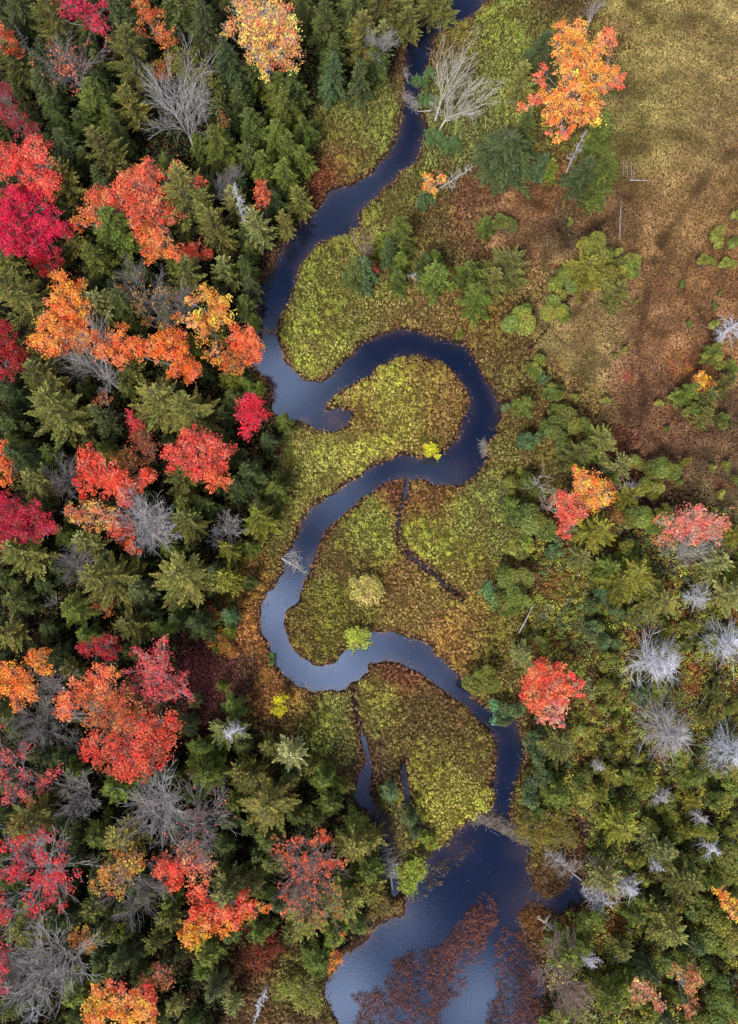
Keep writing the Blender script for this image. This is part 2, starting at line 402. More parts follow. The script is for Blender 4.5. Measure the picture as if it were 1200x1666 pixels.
ow = N(t, 'ShaderNodeOutputMaterial'); t.links.new(mw.outputs[0], ow.inputs[0])
wx, wy = np.meshgrid(np.arange(-70, 75.5, .6), np.arange(-64, 156, .6))
dw = -shore(wx, wy)
pxw, pyw = to_px(wx, wy)
silt = np.exp(-np.clip(dw, 0, 9) / .7) * np.clip(vnoise(wx, wy, 3, 601, 3) * 2.2 - .5, 0, 1)
for (a, b, q, w) in ((545, 685, 24, .9), (735, 1375, 30, .6), (850, 1385, 22, .6), (690, 1395, 22, .7), (590, 1290, 30, .9), (660, 1290, 26, .8), (620, 1400, 50, .7), (875, 1470, 50, .7), (745, 765, 26, .35), (420, 550, 20, .5)):
    silt = np.maximum(silt, w * np.exp(-((pxw - a) ** 2 + (pyw - b) ** 2) / (q * q)) * (.6 + .6 * vnoise(wx, wy, 2, 611, 2)))
silt = silt[..., None]
wc = (1 - silt) * np.array([.005, .008, .024]) + silt * np.array([.055, .036, .040])
nyw, nxw = wx.shape; iw = np.arange(nxw * nyw).reshape(nyw, nxw)
Fw = np.stack([iw[:-1, :-1].ravel(), iw[:-1, 1:].ravel(), iw[1:, 1:].ravel(), iw[1:, :-1].ravel()], 1)
aw = N(t, 'ShaderNodeAttribute', attribute_name='col'); t.links.new(aw.outputs['Color'], df.inputs[0])
wo_ = obj('river', mesh_np('river', np.stack([wx.ravel(), wy.ravel(), np.full(wx.size, -.06)], 1), Fw, wc.reshape(-1, 3), (M_WATER,), smooth=True)); wo_['kind'] = 'structure'

# ------------------------------------------------------------------ ground cover (nobody could count it)
def stuff(name, me, label=None):
    o = obj(name, me); o['kind'] = 'stuff'
    o['label'] = label; o['category'] = 'vegetation'
    return o
def jitter_grid(x0, x1, y0, y1, step):
    X, Y = np.meshgrid(np.arange(x0, x1, step), np.arange(y0, y1, step))
    X = X + rng.uniform(-.5, .5, X.shape) * step; Y = Y + rng.uniform(-.5, .5, X.shape) * step
    return X.ravel(), Y.ravel()
def in_view(X, Y, m=130):
    px, py = to_px(X, Y)
    return (px > -m) & (px < 1200 + m) & (py > -m) & (py < 1666 + m), px, py
def bush_cover(X, Y, Zb, cols, rad, hgt, nleaf, lsize, squash=1.0):
    n = len(X)
    th = rng.uniform(0, 2 * np.pi, (n, nleaf)); q = np.sqrt(rng.uniform(0, 1, (n, nleaf)))
    rr_ = rad[:, None] * q
    zz = Zb[:, None] + hgt[:, None] * (1 - q ** 2 * .75) * rng.uniform(.6, 1.08, (n, nleaf))
    C = np.stack([X[:, None] + rr_ * np.cos(th), Y[:, None] + rr_ * np.sin(th), zz], -1).reshape(-1, 3)
    out = np.stack([np.cos(th) * q, np.sin(th) * q, np.full_like(th, .8)], -1).reshape(-1, 3)
    m = len(C)
    Nn = unit(out + rng.normal(size=(m, 3)) * .45)
    T = np.cross(Nn, rng.normal(size=(m, 3)))
    L = lsize * rng.uniform(.65, 1.35, m)
    cl = np.repeat(cols, nleaf, 0) * rng.uniform(.72, 1.3, (m, 1))
    return C, T, L, L * .6, Nn, cl

X, Y = jitter_grid(-84, 88, -62, 156, .43)
iv, px, py = in_view(X, Y)
X, Y = X[iv], Y[iv]
ff = inside(FOREST_W, X, Y); mm = in_meadow(X, Y)
X, Y = X[~ff & ~mm], Y[~ff & ~mm]
d = shore(X, Y)
kk = d > -.16 + .35 * (rng.uniform(size=len(d)) ** 2)
X, Y, d = X[kk], Y[kk], d[kk]
cc = ground_col(X, Y)
n = len(X)
clump = vnoise(X, Y, .9, 77, 2)
v_ = vnoise(X, Y, 2.2, 91, 3)[:, None]
edge = np.clip(1 - (d - .1) / 1.3, 0, 1)[:, None]
brown = lin_np((128, 84, 48))
cc = cc * (1 - .6 * edge) + brown * .6 * edge
mixb = np.clip((v_ * .6 + .4 * vnoise(X, Y, 7, 93, 2)[:, None] - .48) * 7, 0, 1) * .5
cc = cc * (1 - mixb) + lin_np((112, 72, 40)) * mixb
yel = np.clip((.47 - v_) * 6, 0, 1) * .5
cc = cc * (1 - yel) + cc * np.array([1.25, 1.35, 1.05]) * yel * 1.0
cc *= rng.uniform(.6, 1.3, (n, 1)) * 2.0 * (.55 + .9 * clump[:, None])
cc = cc * .86 + cc.mean(1, keepdims=True) * .14
cc *= np.array([1.04, .98, 1.15])
tone = rng.uniform(size=(n, 1)); cc = np.where(tone < .16, cc * np.array([.62, .52, .5]), cc)
hgt = (.15 + 1.2 * clump ** 1.3) * rng.uniform(.6, 1.3, n) * (1 - .45 * edge[:, 0])
args = bush_cover(X, Y, gz(X, Y, d) - .05, cc, rng.uniform(.15, .33, n), hgt, 14, .15)
# taller clumps standing out of the low cover
k2 = (d > .4) & (vnoise(X, Y, 3.5, 401, 3) > .52) & (rng.uniform(size=n) < .16)
a2 = bush_cover(X[k2], Y[k2], gz(X[k2], Y[k2], d[k2]), ground_col(X[k2], Y[k2]) * rng.uniform(1.2, 2.1, (k2.sum(), 1)) * np.array([1.0, 1.12, 1.1]), rng.uniform(.35, .65, k2.sum()), rng.uniform(.7, 1.5, k2.sum()), 34, .19)
args = [np.concatenate([u, v]) for u, v in zip(args, a2)]
stuff('marsh_shrubs', leaf_mesh('marsh_shrubs', *args, M_COVER), 'low yellow green and russet sweet gale shrubs carpeting the marsh inside the river bends')
print('marsh', n)

# meadow: fine dead grass and heath
X, Y = jitter_grid(10, 92, 0, 156, .30)
iv, px, py = in_view(X, Y)
k_ = iv & in_meadow(X, Y); X, Y = X[k_], Y[k_]
d = shore(X, Y); k_ = d > .1; X, Y, d = X[k_], Y[k_], d[k_]
n = len(X); cc = ground_col(X, Y)
dk = vnoise(X, Y, 3.0, 131, 4)[:, None]; wp = vnoise(X * 1.0, Y, 1.2, 137, 2)[:, None]
cc = cc * np.clip(.1 + 1.8 * dk, .3, 1.8) * (0.65 + .7 * wp)
red = np.clip((vnoise(X, Y, 5, 151, 3)[:, None] - .58) * 7, 0, 1) * .5
cc = cc * (1 - red) + lin_np((132, 84, 56)) * red
# worn animal tracks through the sedge
TR = [[(1062, 420), (1048, 480), (1040, 540), (1036, 580), (1046, 640), (1038, 700)], [(1200, 250), (1160, 270), (1120, 330), (1070, 400)], [(1000, 400), (960, 470), (930, 520), (900, 560)], [(1120, 420), (1105, 470), (1150, 540)], [(1040, 700), (1090, 740), (1180, 740)], [(860, 330), (905, 350), (950, 380), (1000, 350)]]
td = np.full(len(X), 9.)
for tr_ in TR:
    for a, b in zip(tr_[:-1], tr_[1:]):
        ax_, ay_ = w2(a); bx_, by_ = w2(b); dx, dy = bx_ - ax_, by_ - ay_; t_ = np.clip(((X - ax_) * dx + (Y - ay_) * dy) / (dx * dx + dy * dy), 0, 1)
        td = np.minimum(td, np.hypot(X - ax_ - t_ * dx, Y - ay_ - t_ * dy))
td = td + (vnoise(X, Y, 3, 521, 3) - .5) * 2.6
cc = cc * np.clip(.42 + td * .6, .42, 1)[:, None]
cc = (cc * .8 + cc.mean(1, keepdims=True) * .2) * np.array([.97, 1.03, .95])
nb = 5
C = np.repeat(np.stack([X, Y, gz(X, Y, d) + .10], 1), nb, 0)
m = len(C); C[:, :2] += rng.normal(size=(m, 2)) * .14; C[:, 2] += rng.uniform(0, .25, m)
wind = vnoise(C[:, 0], C[:, 1], 4, 161, 2) * 6
T = np.stack([np.cos(wind) + rng.normal(size=m) * .6, np.sin(wind) + rng.normal(size=m) * .6, rng.uniform(.0, .9, m)], 1)
Nn = np.stack([rng.normal(size=m) * .35, rng.normal(size=m) * .35, np.ones(m)], 1)
L = rng.uniform(.22, .46, m)
stuff('meadow_grass', leaf_mesh('meadow_grass', C, T, L, L * .22 + .03, Nn, np.repeat(cc, nb, 0) * rng.uniform(.75, 1.25, (m, 1)) * 1.5, M_COVER), 'matted tan and rusty sedge of the open meadow on the right')

# mixed low scrub between the trees of the east side
SCRUB = np.array([w2(p) for p in [(860,880),(960,840),(1300,820),(1300,1900),(860,1900),(900,1640),(880,1500),(960,1470),(950,1340),(860,1300),(870,1180),(850,1100),(860,980)]])
X, Y = jitter_grid(14, 88, -62, 40, .85)
iv, px, py = in_view(X, Y)
k_ = iv & inside(SCRUB, X, Y) & (vnoise(X, Y, 7, 301, 2) > .22); X, Y = X[k_], Y[k_]
d = shore(X, Y); k_ = d > .5; X, Y, d = X[k_], Y[k_], d[k_]
n = len(X)
pal = lin_np([(96, 116, 50), (120, 134, 56), (88, 108, 66), (158, 156, 62), (116, 122, 84), (130, 142, 58), (134, 96, 50), (140, 138, 60), (112, 120, 62)])
zone = np.clip((vnoise(X, Y, 4.5, 311, 2) * 1.5 - .25), 0, .999)
cc = pal[(zone * 9).astype(int)] * rng.uniform(.6, 1.3, (n, 1)) * 1.75
args = bush_cover(X, Y, gz(X, Y, d), cc, rng.uniform(.4, .9, n), rng.uniform(.4, 1.7, n), 36, .22)
stuff('woodland_scrub', leaf_mesh('woodland_scrub', *args, M_COVER), 'mixed green, grey green and russet scrub between the trees on the right')

# dwarf heath shrubs dotted over the meadow
X, Y = jitter_grid(10, 92, 0, 156, .62)
iv, px, py = in_view(X, Y)
k_ = iv & in_meadow(X, Y) & (vnoise(X, Y, 4, 501, 4) > .47) & (rng.uniform(size=len(X)) < .6); X, Y = X[k_], Y[k_]
n = len(X); cc = ground_col(X, Y)
pal = lin_np([(130, 92, 48), (120, 116, 52), (110, 66, 42), (150, 122, 66), (92, 74, 44), (140, 100, 70)])
cc = cc * .8 + pal[(np.clip(vnoise(X, Y, 6, 511, 3) * 1.6 - .3, 0, .999) * 6).astype(int)] * .8
args = bush_cover(X, Y, gz(X, Y), cc * rng.uniform(.5, 1.3, (n, 1)), rng.uniform(.2, .5, n), rng.uniform(.15, .6, n), 16, .16)
stuff('heath_shrubs', leaf_mesh('heath_shrubs', *args, M_COVER), 'low brown and olive heath bushes dotted through the open meadow')
# dim undergrowth below the forest
X, Y = jitter_grid(-90, 14, -62, 156, 1.0)
iv, px, py = in_view(X, Y)
k_ = iv & inside(FOREST_W, X, Y) & ~((px > 295) & (px < 400) & (py > 1040) & (py < 1190)); X, Y = X[k_], Y[k_]
d = shore(X, Y); k_ = d > .4; X, Y, d = X[k_], Y[k_], d[k_]; n = len(X)
pal = lin_np([(84, 100, 48), (70, 84, 40), (96, 92, 50), (104, 78, 44), (66, 90, 52)])
cc = pal[rng.integers(0, 5, n)] * rng.uniform(.7, 1.5, (n, 1))
args = bush_cover(X, Y, gz(X, Y, d), cc, rng.uniform(.4, .9, n), rng.uniform(.5, 2.6, n), 22, .26)
stuff('forest_undergrowth', leaf_mesh('forest_undergrowth', *args, M_COVER), 'dim green undergrowth filling the gaps of the forest')

# leaf litter on the forest floor
X = rng.uniform(-72, 10, 26000); Y = rng.uniform(-52, 134, 26000)
k_ = in_view(X, Y)[0] & inside(FOREST_W, X, Y); X, Y = X[k_], Y[k_]
px, py = to_px(X, Y)
d = shore(X, Y); k_ = d > .3; X, Y, d, px, py = X[k_], Y[k_], d[k_], px[k_], py[k_]
n = len(X)
pal = lin_np([(120, 60, 40), (150, 95, 45), (90, 60, 40), (130, 45, 40), (80, 70, 40)])
cl = pal[rng.integers(0, 5, n)] * .5
C = np.stack([X, Y, gz(X, Y, d) + .04], 1)
T, L, W, Nn = rand_leaves(C, .22, 1.5)
stuff('leaf_litter', leaf_mesh('leaf_litter', C, T, L, W, Nn, cl, M_COVER), 'fallen brown and rusty leaves on the dark forest floor')
# fresh pink leaf fall beside the big maple
n = 5200
C = np.zeros((n, 3)); 
for i in range(n):
    p, s = at(random.gauss(335, 34), random.gauss(1100, 34)); C[i] = (p.x, p.y, 0)
C[:, 2] = gz(C[:, 0], C[:, 1]) + rng.uniform(.06, .35, n)
T, L, W, Nn = rand_leaves(C, .19, 1.2)
pal = lin_np([(215, 130, 140), (190, 90, 100), (150, 60, 60), (160, 90, 60), (230, 160, 165)])
stuff('fallen_leaves', leaf_mesh('fallen_leaves', C, T, L, W, Nn, pal[rng.integers(0, 5, n)] * .6, M_COVER), 'pink and red leaves fallen on the clearing beside the big red maple')
# low brush in that clearing
X, Y = jitter_grid(-60, 0, -50, 40, .75)
px, py = to_px(X, Y)
k_ = inside(np.array([(300,1030),(385,1015),(430,1190),(420,1250),(340,1270),(300,1150)]), px, py) | inside(np.array([(350,1520),(550,1540),(545,1680),(340,1690)]), px, py)
X, Y = X[k_], Y[k_]; n = len(X); cc = ground_col(X, Y) * rng.uniform(.5, 1.3, (n, 1))
args = bush_cover(X, Y, gz(X, Y), cc, rng.uniform(.3, .5, n), rng.uniform(.3, .7, n), 12, .22)
stuff('clearing_brush', leaf_mesh('clearing_brush', *args, M_COVER), 'low brown and olive brush in the small clearings by the left bank')

# emergent brush in the pond
def px_poly(pts, ox, oy): return np.array([(ox + a / 3, oy + b / 3) for a, b in pts])
EM = [(px_poly([(520,1110),(640,1090),(730,960),(810,900),(930,870),(990,840),(1060,760),(1100,690),(1170,660),(1205,640),(1225,760),(1140,900),(1090,1000),(1080,1100),(1000,1130),(960,1200),(975,1290),(560,1290),(540,1180)], 400, 1246), 1.6, (136, 82, 58)),
      (px_poly([(60,800),(110,785),(160,820),(190,880),(250,950),(230,1100),(230,1300),(-40,1300),(-10,1180),(15,1100),(-10,1010),(10,920),(40,860)], 800, 1246), 1.7, (122, 74, 54)),
      (px_poly([(170,460),(240,430),(320,440),(375,520),(370,600),(300,650),(220,630),(160,570)], 800, 1246), 1.5, (130, 104, 60)),
      (px_poly([(130,690),(220,670),(300,690),(320,760),(300,850),(240,900),(200,830)], 800, 1246), 1.6, (146, 98, 48)),
      (px_poly([(880,480),(1050,410),(1070,450),(960,560),(880,650),(800,665),(850,560)], 400, 1246), .5, (120, 98, 74)),
      (px_poly([(1140,620),(1200,570),(1215,600),(1200,660),(1150,650)], 400, 1246), .4, (130, 84, 70)),
      (px_poly([(1040,370),(1130,360),(1140,420),(1060,430)], 400, 1246), .22, (110, 84, 78)),
      (px_poly([(620,1080),(740,940),(860,900),(860,1000),(760,1110),(680,1150)], 400, 1246), .55, (84, 66, 66)),
      (px_poly([(600,200),(780,180),(900,280),(900,440),(760,460),(660,380),(640,260)], 400, 1246), 3.0, (120, 112, 84)),
      (px_poly([(320,1290),(420,1240),(470,1290)], 400, 420 - 0), 0, (0, 0, 0))]
X, Y = jitter_grid(-20, 40, -52, 12, .33)
px, py = to_px(X, Y)
ax, ay, ac = [], [], []
for poly, dens, c in EM:
    if dens == 0: continue
    f = np.clip((vnoise(X, Y, 2.5, 201, 3) - .5) * 4 + .5, 0, 1)
    ins = inside(poly, px + (vnoise(X, Y, 2, 207) - .5) * 24, py + (vnoise(X, Y, 2, 209) - .5) * 24) & (rng.uniform(size=len(X)) < dens * (.25 + .75 * f))
    ax.append(X[ins]); ay.append(Y[ins])
    cz = np.repeat(lin_np([c]), ins.sum(), 0) * (.45 + 1.1 * vnoise(X[ins], Y[ins], 3, 211, 2)[:, None])
    ac.append(cz)
ax, ay, ac = np.concatenate(ax), np.concatenate(ay), np.concatenate(ac)
n = len(ax)
args = bush_cover(ax, ay, np.maximum(gz(ax, ay), -.1), ac * rng.uniform(.35, 1.15, (n, 1)), rng.uniform(.26, .5, n), rng.uniform(.2, .9, n), 16, .15)
stuff('emergent_brush', leaf_mesh('emergent_brush', *args, M_COVER), 'russet and dark brush standing in the pond at the bottom')

# pale dead stems leaning off the banks
pts = []
A = RIVER; B = np.roll(RIVER, -1, 0)
for a, b in zip(A, B):
    Lg = np.hypot(*(b - a))
    if Lg > 12: continue
    for _ in range(int(Lg * 3.2)):
        pts.append(a + (b - a) * random.random())
pts = np.array(pts) + rng.normal(size=(len(pts), 2)) * .45
k_ = in_view(pts[:, 0], pts[:, 1])[0]; pts = pts[k_]
n = len(pts)
C = np.stack([pts[:, 0], pts[:, 1], rng.uniform(.0, .25, n)], 1)
T = rng.normal(size=(n, 3)); T[:, 2] = np.abs(T[:, 2]) * .4
Nn = np.tile([0, 0, 1.], (n, 1)) + rng.normal(size=(n, 3)) * .2
L = rng.uniform(.3, 1.1, n)
pal = lin_np([(170, 150, 130), (120, 95, 70), (140, 110, 80), (100, 80, 60)])
stuff('bank_sedge', leaf_mesh('bank_sedge', C, T, L, np.full(n, .07), Nn, pal[rng.integers(0, 4, n)] * .8, M_COVER), 'dead sedge stems leaning over the water along the banks')

n = 16000
X = rng.uniform(-30, 40, n); Y = rng.uniform(-52, 134, n); d = -shore(X, Y)
k_ = (d > .1) & (rng.uniform(size=n) < .12 + .8 * np.exp(-d / 1.0)) & in_view(X, Y)[0] & (vnoise(X, Y, 5, 621, 2) > .4); X, Y = X[k_], Y[k_]; n = len(X)
C = np.stack([X, Y, np.full(n, -.045)], 1)
T = rng.normal(size=(n, 3)); T[:, 2] = 0; L = rng.uniform(.06, .15, n)
pal = lin_np([(190, 160, 110), (150, 100, 60), (120, 120, 110), (170, 90, 60), (140, 140, 120)])
stuff('floating_leaves', leaf_mesh('floating_leaves', C, T, L, L * .7, np.tile([0, 0, 1.], (n, 1)), pal[rng.integers(0, 5, n)] * .6, M_COVER), 'small leaves and scum floating on the water near the banks')

# ------------------------------------------------------------------ registry of things, for labels
THINGS = []       # dict(o, px, py, desc, cat, group, ref)
def note(o, px, py, desc, cat, group=None, ref=None, label=None):
    THINGS.append(dict(o=o, px=px, py=py, desc=desc, cat=cat, group=group, ref=ref, label=label))
def gzi(x, y): return float(gz(np.array([x]), np.array([y]))[0])
def root_at(name, x, y, z=None, rz=0.0):
    o = obj(name, None); o.location = (x, y, gzi(x, y) if z is None else z); o.rotation_euler = (0, 0, rz)
    o.empty_display_size = .5
    return o

# ------------------------------------------------------------------ conifers
def conifer_mesh(kind, h, r, seed):
    q = np.random.default_rng(seed)
    C, T, L, W, NN, CL = [], [], [], [], [], []
    S = Segs()
    lean = q.normal(size=2) * .01 * h
    S.path([np.array([lean[0] * k * k, lean[1] * k * k, h * k * .99 - .5 * (k == 0)]) for k in (0, .3, .6, .85, 1)], .018 * h + .05, .03)
    step = {'pine': .050, 'spruce': .050, 'hemlock': .050, 'fir': .065}[kind] * (1.0 if h > 10 else 1.35)
    z = .16 * h if kind != 'fir' else .06 * h
    if h < 8: z = .05 * h
    base = {'pine': (.105, .118, .032), 'spruce': (.068, .090, .030), 'hemlock': (.075, .100, .024), 'fir': (.105, .130, .030)}[kind]
    while z < .985 * h:
        f = z / h
        if kind == 'pine': prof = min(1, (1 - f) ** .62 * 1.15) * (.75 + .25 * min(1, f * 3))
        elif kind == 'spruce': prof = (1 - f) ** .72 * 1.02
        elif kind == 'hemlock': prof = (1 - f) ** .6
        else: prof = (1 - f) ** .62
        nb = {'pine': 6, 'spruce': 6, 'hemlock': 5, 'fir': 5}[kind]
        a0 = q.uniform(0, 6.28)
        for b in range(nb):
            a = a0 + 6.283 * b / nb + q.normal() * .22
            Lb = max(.35, r * prof * (q.uniform(.74, 1.14) if kind == 'spruce' else q.uniform(.55, 1.2)))
            if kind == 'pine' and q.uniform() < .12: Lb *= .55
            up0 = {'pine': .25 + .5 * f, 'spruce': .05 + .45 * f, 'hemlock': .25 + .35 * f, 'fir': .3 + .4 * f}[kind] + q.normal() * .1
            droop = {'pine': -.06, 'spruce': -.28, 'hemlock': -.30, 'fir': -.12}[kind]
            zz = z + q.normal() * .1
            ca, sa = math.cos(a), math.sin(a)
            ts = np.arange(.14, 1.0, max(.045, .19 / Lb))
            bc = np.array(base) * q.uniform(.65, 1.5) * np.array([q.uniform(.9, 1.15), 1, q.uniform(.85, 1.1)])
            def pos(t):
                rr = Lb * t
                return np.stack([ca * rr + lean[0] * f, sa * rr + lean[1] * f, zz + rr * up0 + droop * rr * t], -1)
            P = pos(ts)
            S.add(pos(np.array([0.]))[0], pos(np.array([.9]))[0], .05 if h > 8 else .03, .015)
            wmax = {'pine': .15, 'spruce': .21, 'hemlock': .25, 'fir': .26}[kind] * Lb + .20
            wprof = wmax * np.clip(np.sin(np.pi * np.clip(ts * .86 + .12, 0, 1)) ** .7, .25, 1)
            dirv = np.array([ca, sa, up0 + droop * 1.2]); dirv /= np.linalg.norm(dirv)
            side = np.array([-sa, ca, 0])
            for sgn, liftup in ((1, .15), (-1, .15), (.15, .75), (-.35, .5)):
                nn = len(ts)
                ang = q.uniform(.75, 1.15, nn)
                tv = dirv[None] * np.cos(ang)[:, None] + side[None] * (np.sin(ang) * sgn)[:, None] + np.array([[0, 0, 1.]]) * (liftup + q.normal(size=nn) * .18)[:, None]
                tv = unit(tv)
                ll = wprof * q.uniform(.7, 1.2, nn) * (1.0 if abs(sgn) == 1 else .7)
                C.append(P + tv * ll[:, None] * .45 + q.normal(size=(nn, 3)) * .04)
                T.append(tv); L.append(ll * 1.05)
                W.append(np.full(nn, .19 if kind == 'pine' else .18) * q.uniform(.7, 1.25, nn))
                NN.append(unit(np.tile([0, 0, 1.], (nn, 1)) + q.normal(size=(nn, 3)) * .35))
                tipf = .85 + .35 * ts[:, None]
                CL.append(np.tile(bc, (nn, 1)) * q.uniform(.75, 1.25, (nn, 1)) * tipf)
            # terminal plume
            C.append(pos(np.array([1.0]))); T.append(dirv[None]); L.append(np.array([.6])); W.append(np.array([.22])); NN.append(np.array([[0, 0, 1.]])); CL.append(bc[None] * 1.25)
        z += step * h * q.uniform(.8, 1.2) * (1.0 if f < .8 else .6)
    C, T, L, W, NN, CL = map(np.concatenate, (C, T, L, W, NN, CL))
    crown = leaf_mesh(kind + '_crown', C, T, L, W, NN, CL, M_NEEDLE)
    # bare pale twigs round the leader
    for k in range(10):
        a = q.uniform(0, 6.28); zz = h * q.uniform(.9, .99); l = q.uniform(.3, .8) * (h / 16)
        S.add((0 + lean[0], lean[1], zz), (lean[0] + math.cos(a) * l, lean[1] + math.sin(a) * l, zz + l * .5), .03, .012)
    trunk = S.mesh(kind + '_trunk', M_BARK)
    return trunk, crown
PROTO = {}
def protos():
    for kind, h, r, ns in (('pine', 17, 5.0, 7), ('pine', 11, 3.3, 4), ('spruce', 16, 4.0, 5), ('spruce', 10, 2.7, 2), ('hemlock', 14, 4.2, 5), ('hemlock', 9, 2.9, 2), ('fir', 5.5, 1.9, 3), ('pine', 6.5, 2.3, 2)):
        for s in range(ns):
            PROTO.setdefault(kind, []).append((h, r) + conifer_mesh(kind, h, r, hash((kind, h, s)) % 1 + int(h * 10 + s * 7 + len(kind))))
protos()
def bush_proto(h, r, seed):
    q = np.random.default_rng(seed); C, CL = [], []
    nl = q.integers(7, 12)
    S = Segs()
    for k in range(nl):
        a = q.uniform(0, 6.28); rr = r * .68 * math.sqrt((k + .3) / nl); lr = r * q.uniform(.26, .46)
        c = np.array([math.cos(a) * rr, math.sin(a) * rr, h * (.80 - .35 * (rr / r) ** 2) * q.uniform(.8, 1.12)])
        S.add((0, 0, -.2), c * .9, .05, .02)
        n = int(300 * lr * lr / .6) + 40
        d_ = unit(q.normal(size=(n, 3)) + np.array([0, 0, .5]))
        C.append(c + d_ * lr * (q.uniform(.35, 1.12, (n, 1)) ** .6) * np.array([1, 1, .8]))
        CL.append(np.array([[.115, .155, .045]]) * q.uniform(.65, 1.4) * q.uniform(.65, 1.35, (n, 1)) * np.array([[q.uniform(.85, 1.25), 1, q.uniform(.8, 1.2)]]))
    C = np.concatenate(C); CL = np.concatenate(CL)
    T, L, W, Nn = rand_leaves(C, .27, .5, q, .7)
    return S.mesh('bush_stems', M_BARK), leaf_mesh('bush_foliage', C, T, L, W, Nn, CL, M_SHRUB)
PROTO['bush'] = [(h, r) + bush_proto(h, r, 50 + i) for i, (h, r) in enumerate([(3, 2)] * 6 + [(2.0, 1.1)] * 4 + [(4.5, 3.2)] * 4)]
NAMES = {'bush': 'alder_shrub', 'pine': 'white_pine', 'spruce': 'spruce_tree', 'hemlock': 'hemlock_tree', 'fir': 'young_fir'}
TONES = { 'W': ('pine', (3.4, 3.1, 4.6), 'whitish grey green pine'), 'u': ('bush', (1.3, 1.12, .85), 'rounded green shrub'), 'w': ('bush', (1.75, 1.42, .95), 'yellow green rounded shrub'), 'k': ('bush', (.95, 1.0, 1.35), 'grey green leafy shrub'),
   # multiplies the needle colour
 'p': ('pine', (1.35, 1.2, 1.1), 'olive green pine'), 's': ('spruce', (1.0, .95, 1.0), 'dark green spruce'), 'h': ('hemlock', (1.0, .95, .95), 'deep green hemlock'),
 'f': ('hemlock', (1.40, 1.32, .95), 'fresh green hemlock'), 'b': ('spruce', (1.15, 1.35, 1.6), 'blue green spruce'), 'y': ('pine', (1.8, 1.55, .8), 'yellow green pine'),
 'g': ('pine', (1.9, 1.75, 2.1), 'pale grey green pine'), 'o': ('pine', (1.75, 1.5, 1.35), 'light olive pine'), 'd': ('hemlock', (.65, .68, .8), 'dark hemlock'), 'v': ('fir', (1.5, 1.42, .8), 'bright green fir')}
CONIF = []   # x, y, radius of every conifer, in metres
def plant_conifer(px, py, dpx, tone, filler=False):
    if px > 780 and not (px < 1000 and py < 330):
        u_ = random.random()
        if tone == 'b': tone = 'k'
        elif tone == 'v': tone = 'w' if u_ < .6 else 'u'
        elif py > 700 and tone in 'pfo' and u_ < .5: tone = 'u' if random.random() < .5 else 'w'
        elif tone == 'y' and u_ < .5: tone = 'w'
    kind, mul, desc = TONES[tone]
    ratio = {'pine': 3.0, 'spruce': 2.9, 'hemlock': 2.5, 'fir': 2.1, 'bush': 1.25}[kind]
    if px > 700: dpx *= 1.12
    if 550 < px < 1010 and py < 620: dpx *= 1.22
    h = 12.0
    for _ in range(3):
        zf = .72 if (py > 520 and tone in 'op') else .58
        p, s = at(px, py, zf * h); r = dpx / 2 * s; h = min(18, r * ratio + 1.5)
        if px > 700: h = min(h, 10)
        if px > 640 and py < 60: h = min(h, 8)
    cands = PROTO[kind]
    best = min(abs(c[1] - r) for c in cands)
    c = random.choice([q for q in cands if abs(q[1] - r) < best + .2])
    sc = r / c[1]
    root = root_at(NAMES[kind], p.x, p.y, None, random.uniform(0, 6.28))
    root.location.z -= .1
    root.rotation_euler = (random.gauss(0, .045), random.gauss(0, .045), random.uniform(0, 6.28))
    szf = h / c[0]
    root.scale = (sc * random.uniform(.9, 1.12), sc * random.uniform(.9, 1.12), szf if .45 < szf < 1.7 else sc)
    tr = obj('stems' if kind == 'bush' else 'trunk', c[2], root); cr = obj('foliage' if kind == 'bush' else 'crown', c[3], root)
    j = random.uniform(.82, 1.18)
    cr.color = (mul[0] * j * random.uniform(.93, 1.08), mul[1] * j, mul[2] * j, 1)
    size = 'tall' if h > 12.5 else 'mid-sized' if h > 7.5 else 'small' if h > 4 else 'very small'
    CONIF.append((p.x, p.y, r))
    q, _ = at(px, py, .72 * h)
    note(root, px, py, (size if kind != 'bush' else 'large' if r > 3 else 'medium' if r > 1.6 else 'small') + ' ' + desc, 'shrub' if kind == 'bush' else kind + ' tree', 'rounded shrubs on the right' if kind == 'bush' else 'conifers standing beside the river')
    return root

def table(ox, oy, txt):
    for row in txt.split(';'):
        row = row.split()
        if len(row) < 4: continue
        plant_conifer(ox + float(row[0]) / 3, oy + float(row[1]) / 3, float(row[2]) / 3, row[3])
table(0, 0, "70 40 200 s;190 0 150 h;255 110 250 p;430 150 150 h;590 110 230 s;630 270 260 p;490 340 160 h;80 330 200 p;215 400 230 s;470 500 260 f;20 650 130 h;330 740 200 s;530 760 240 p;340 920 220 o;890 1000 340 o;870 40 300 h;990 150 240 s;1140 330 280 s;1110 740 250 f;980 720 120 f;800 800 90 f;560 1150 310 f;370 1180 170 p;1160 990 190 g;1170 520 200 h;1060 1130 230 p;660 540 180 o;700 220 120 d;40 1240 150 p;570 640 150 h;280 560 150 h;1120 60 130 h;420 620 150 h;750 420 130 h;60 180 140 s;640 20 130 h;1000 870 110 d")
table(400, 0, "300 60 220 h;400 120 250 h;520 60 220 h;620 30 220 p;730 70 250 p;790 120 150 p;560 210 170 o;650 220 120 g;415 380 190 b;560 390 150 s;640 320 140 h;30 370 200 f;140 450 200 f;240 430 180 h;190 530 200 f;60 610 220 h;150 670 200 f;290 640 170 f;220 760 200 f;100 810 200 f;280 780 150 f;180 870 180 f;270 980 130 o;60 1120 190 g;190 1080 120 o;900 10 140 p;980 20 120 o;110 940 120 h;430 250 170 h;20 760 170 h;200 300 120 d")
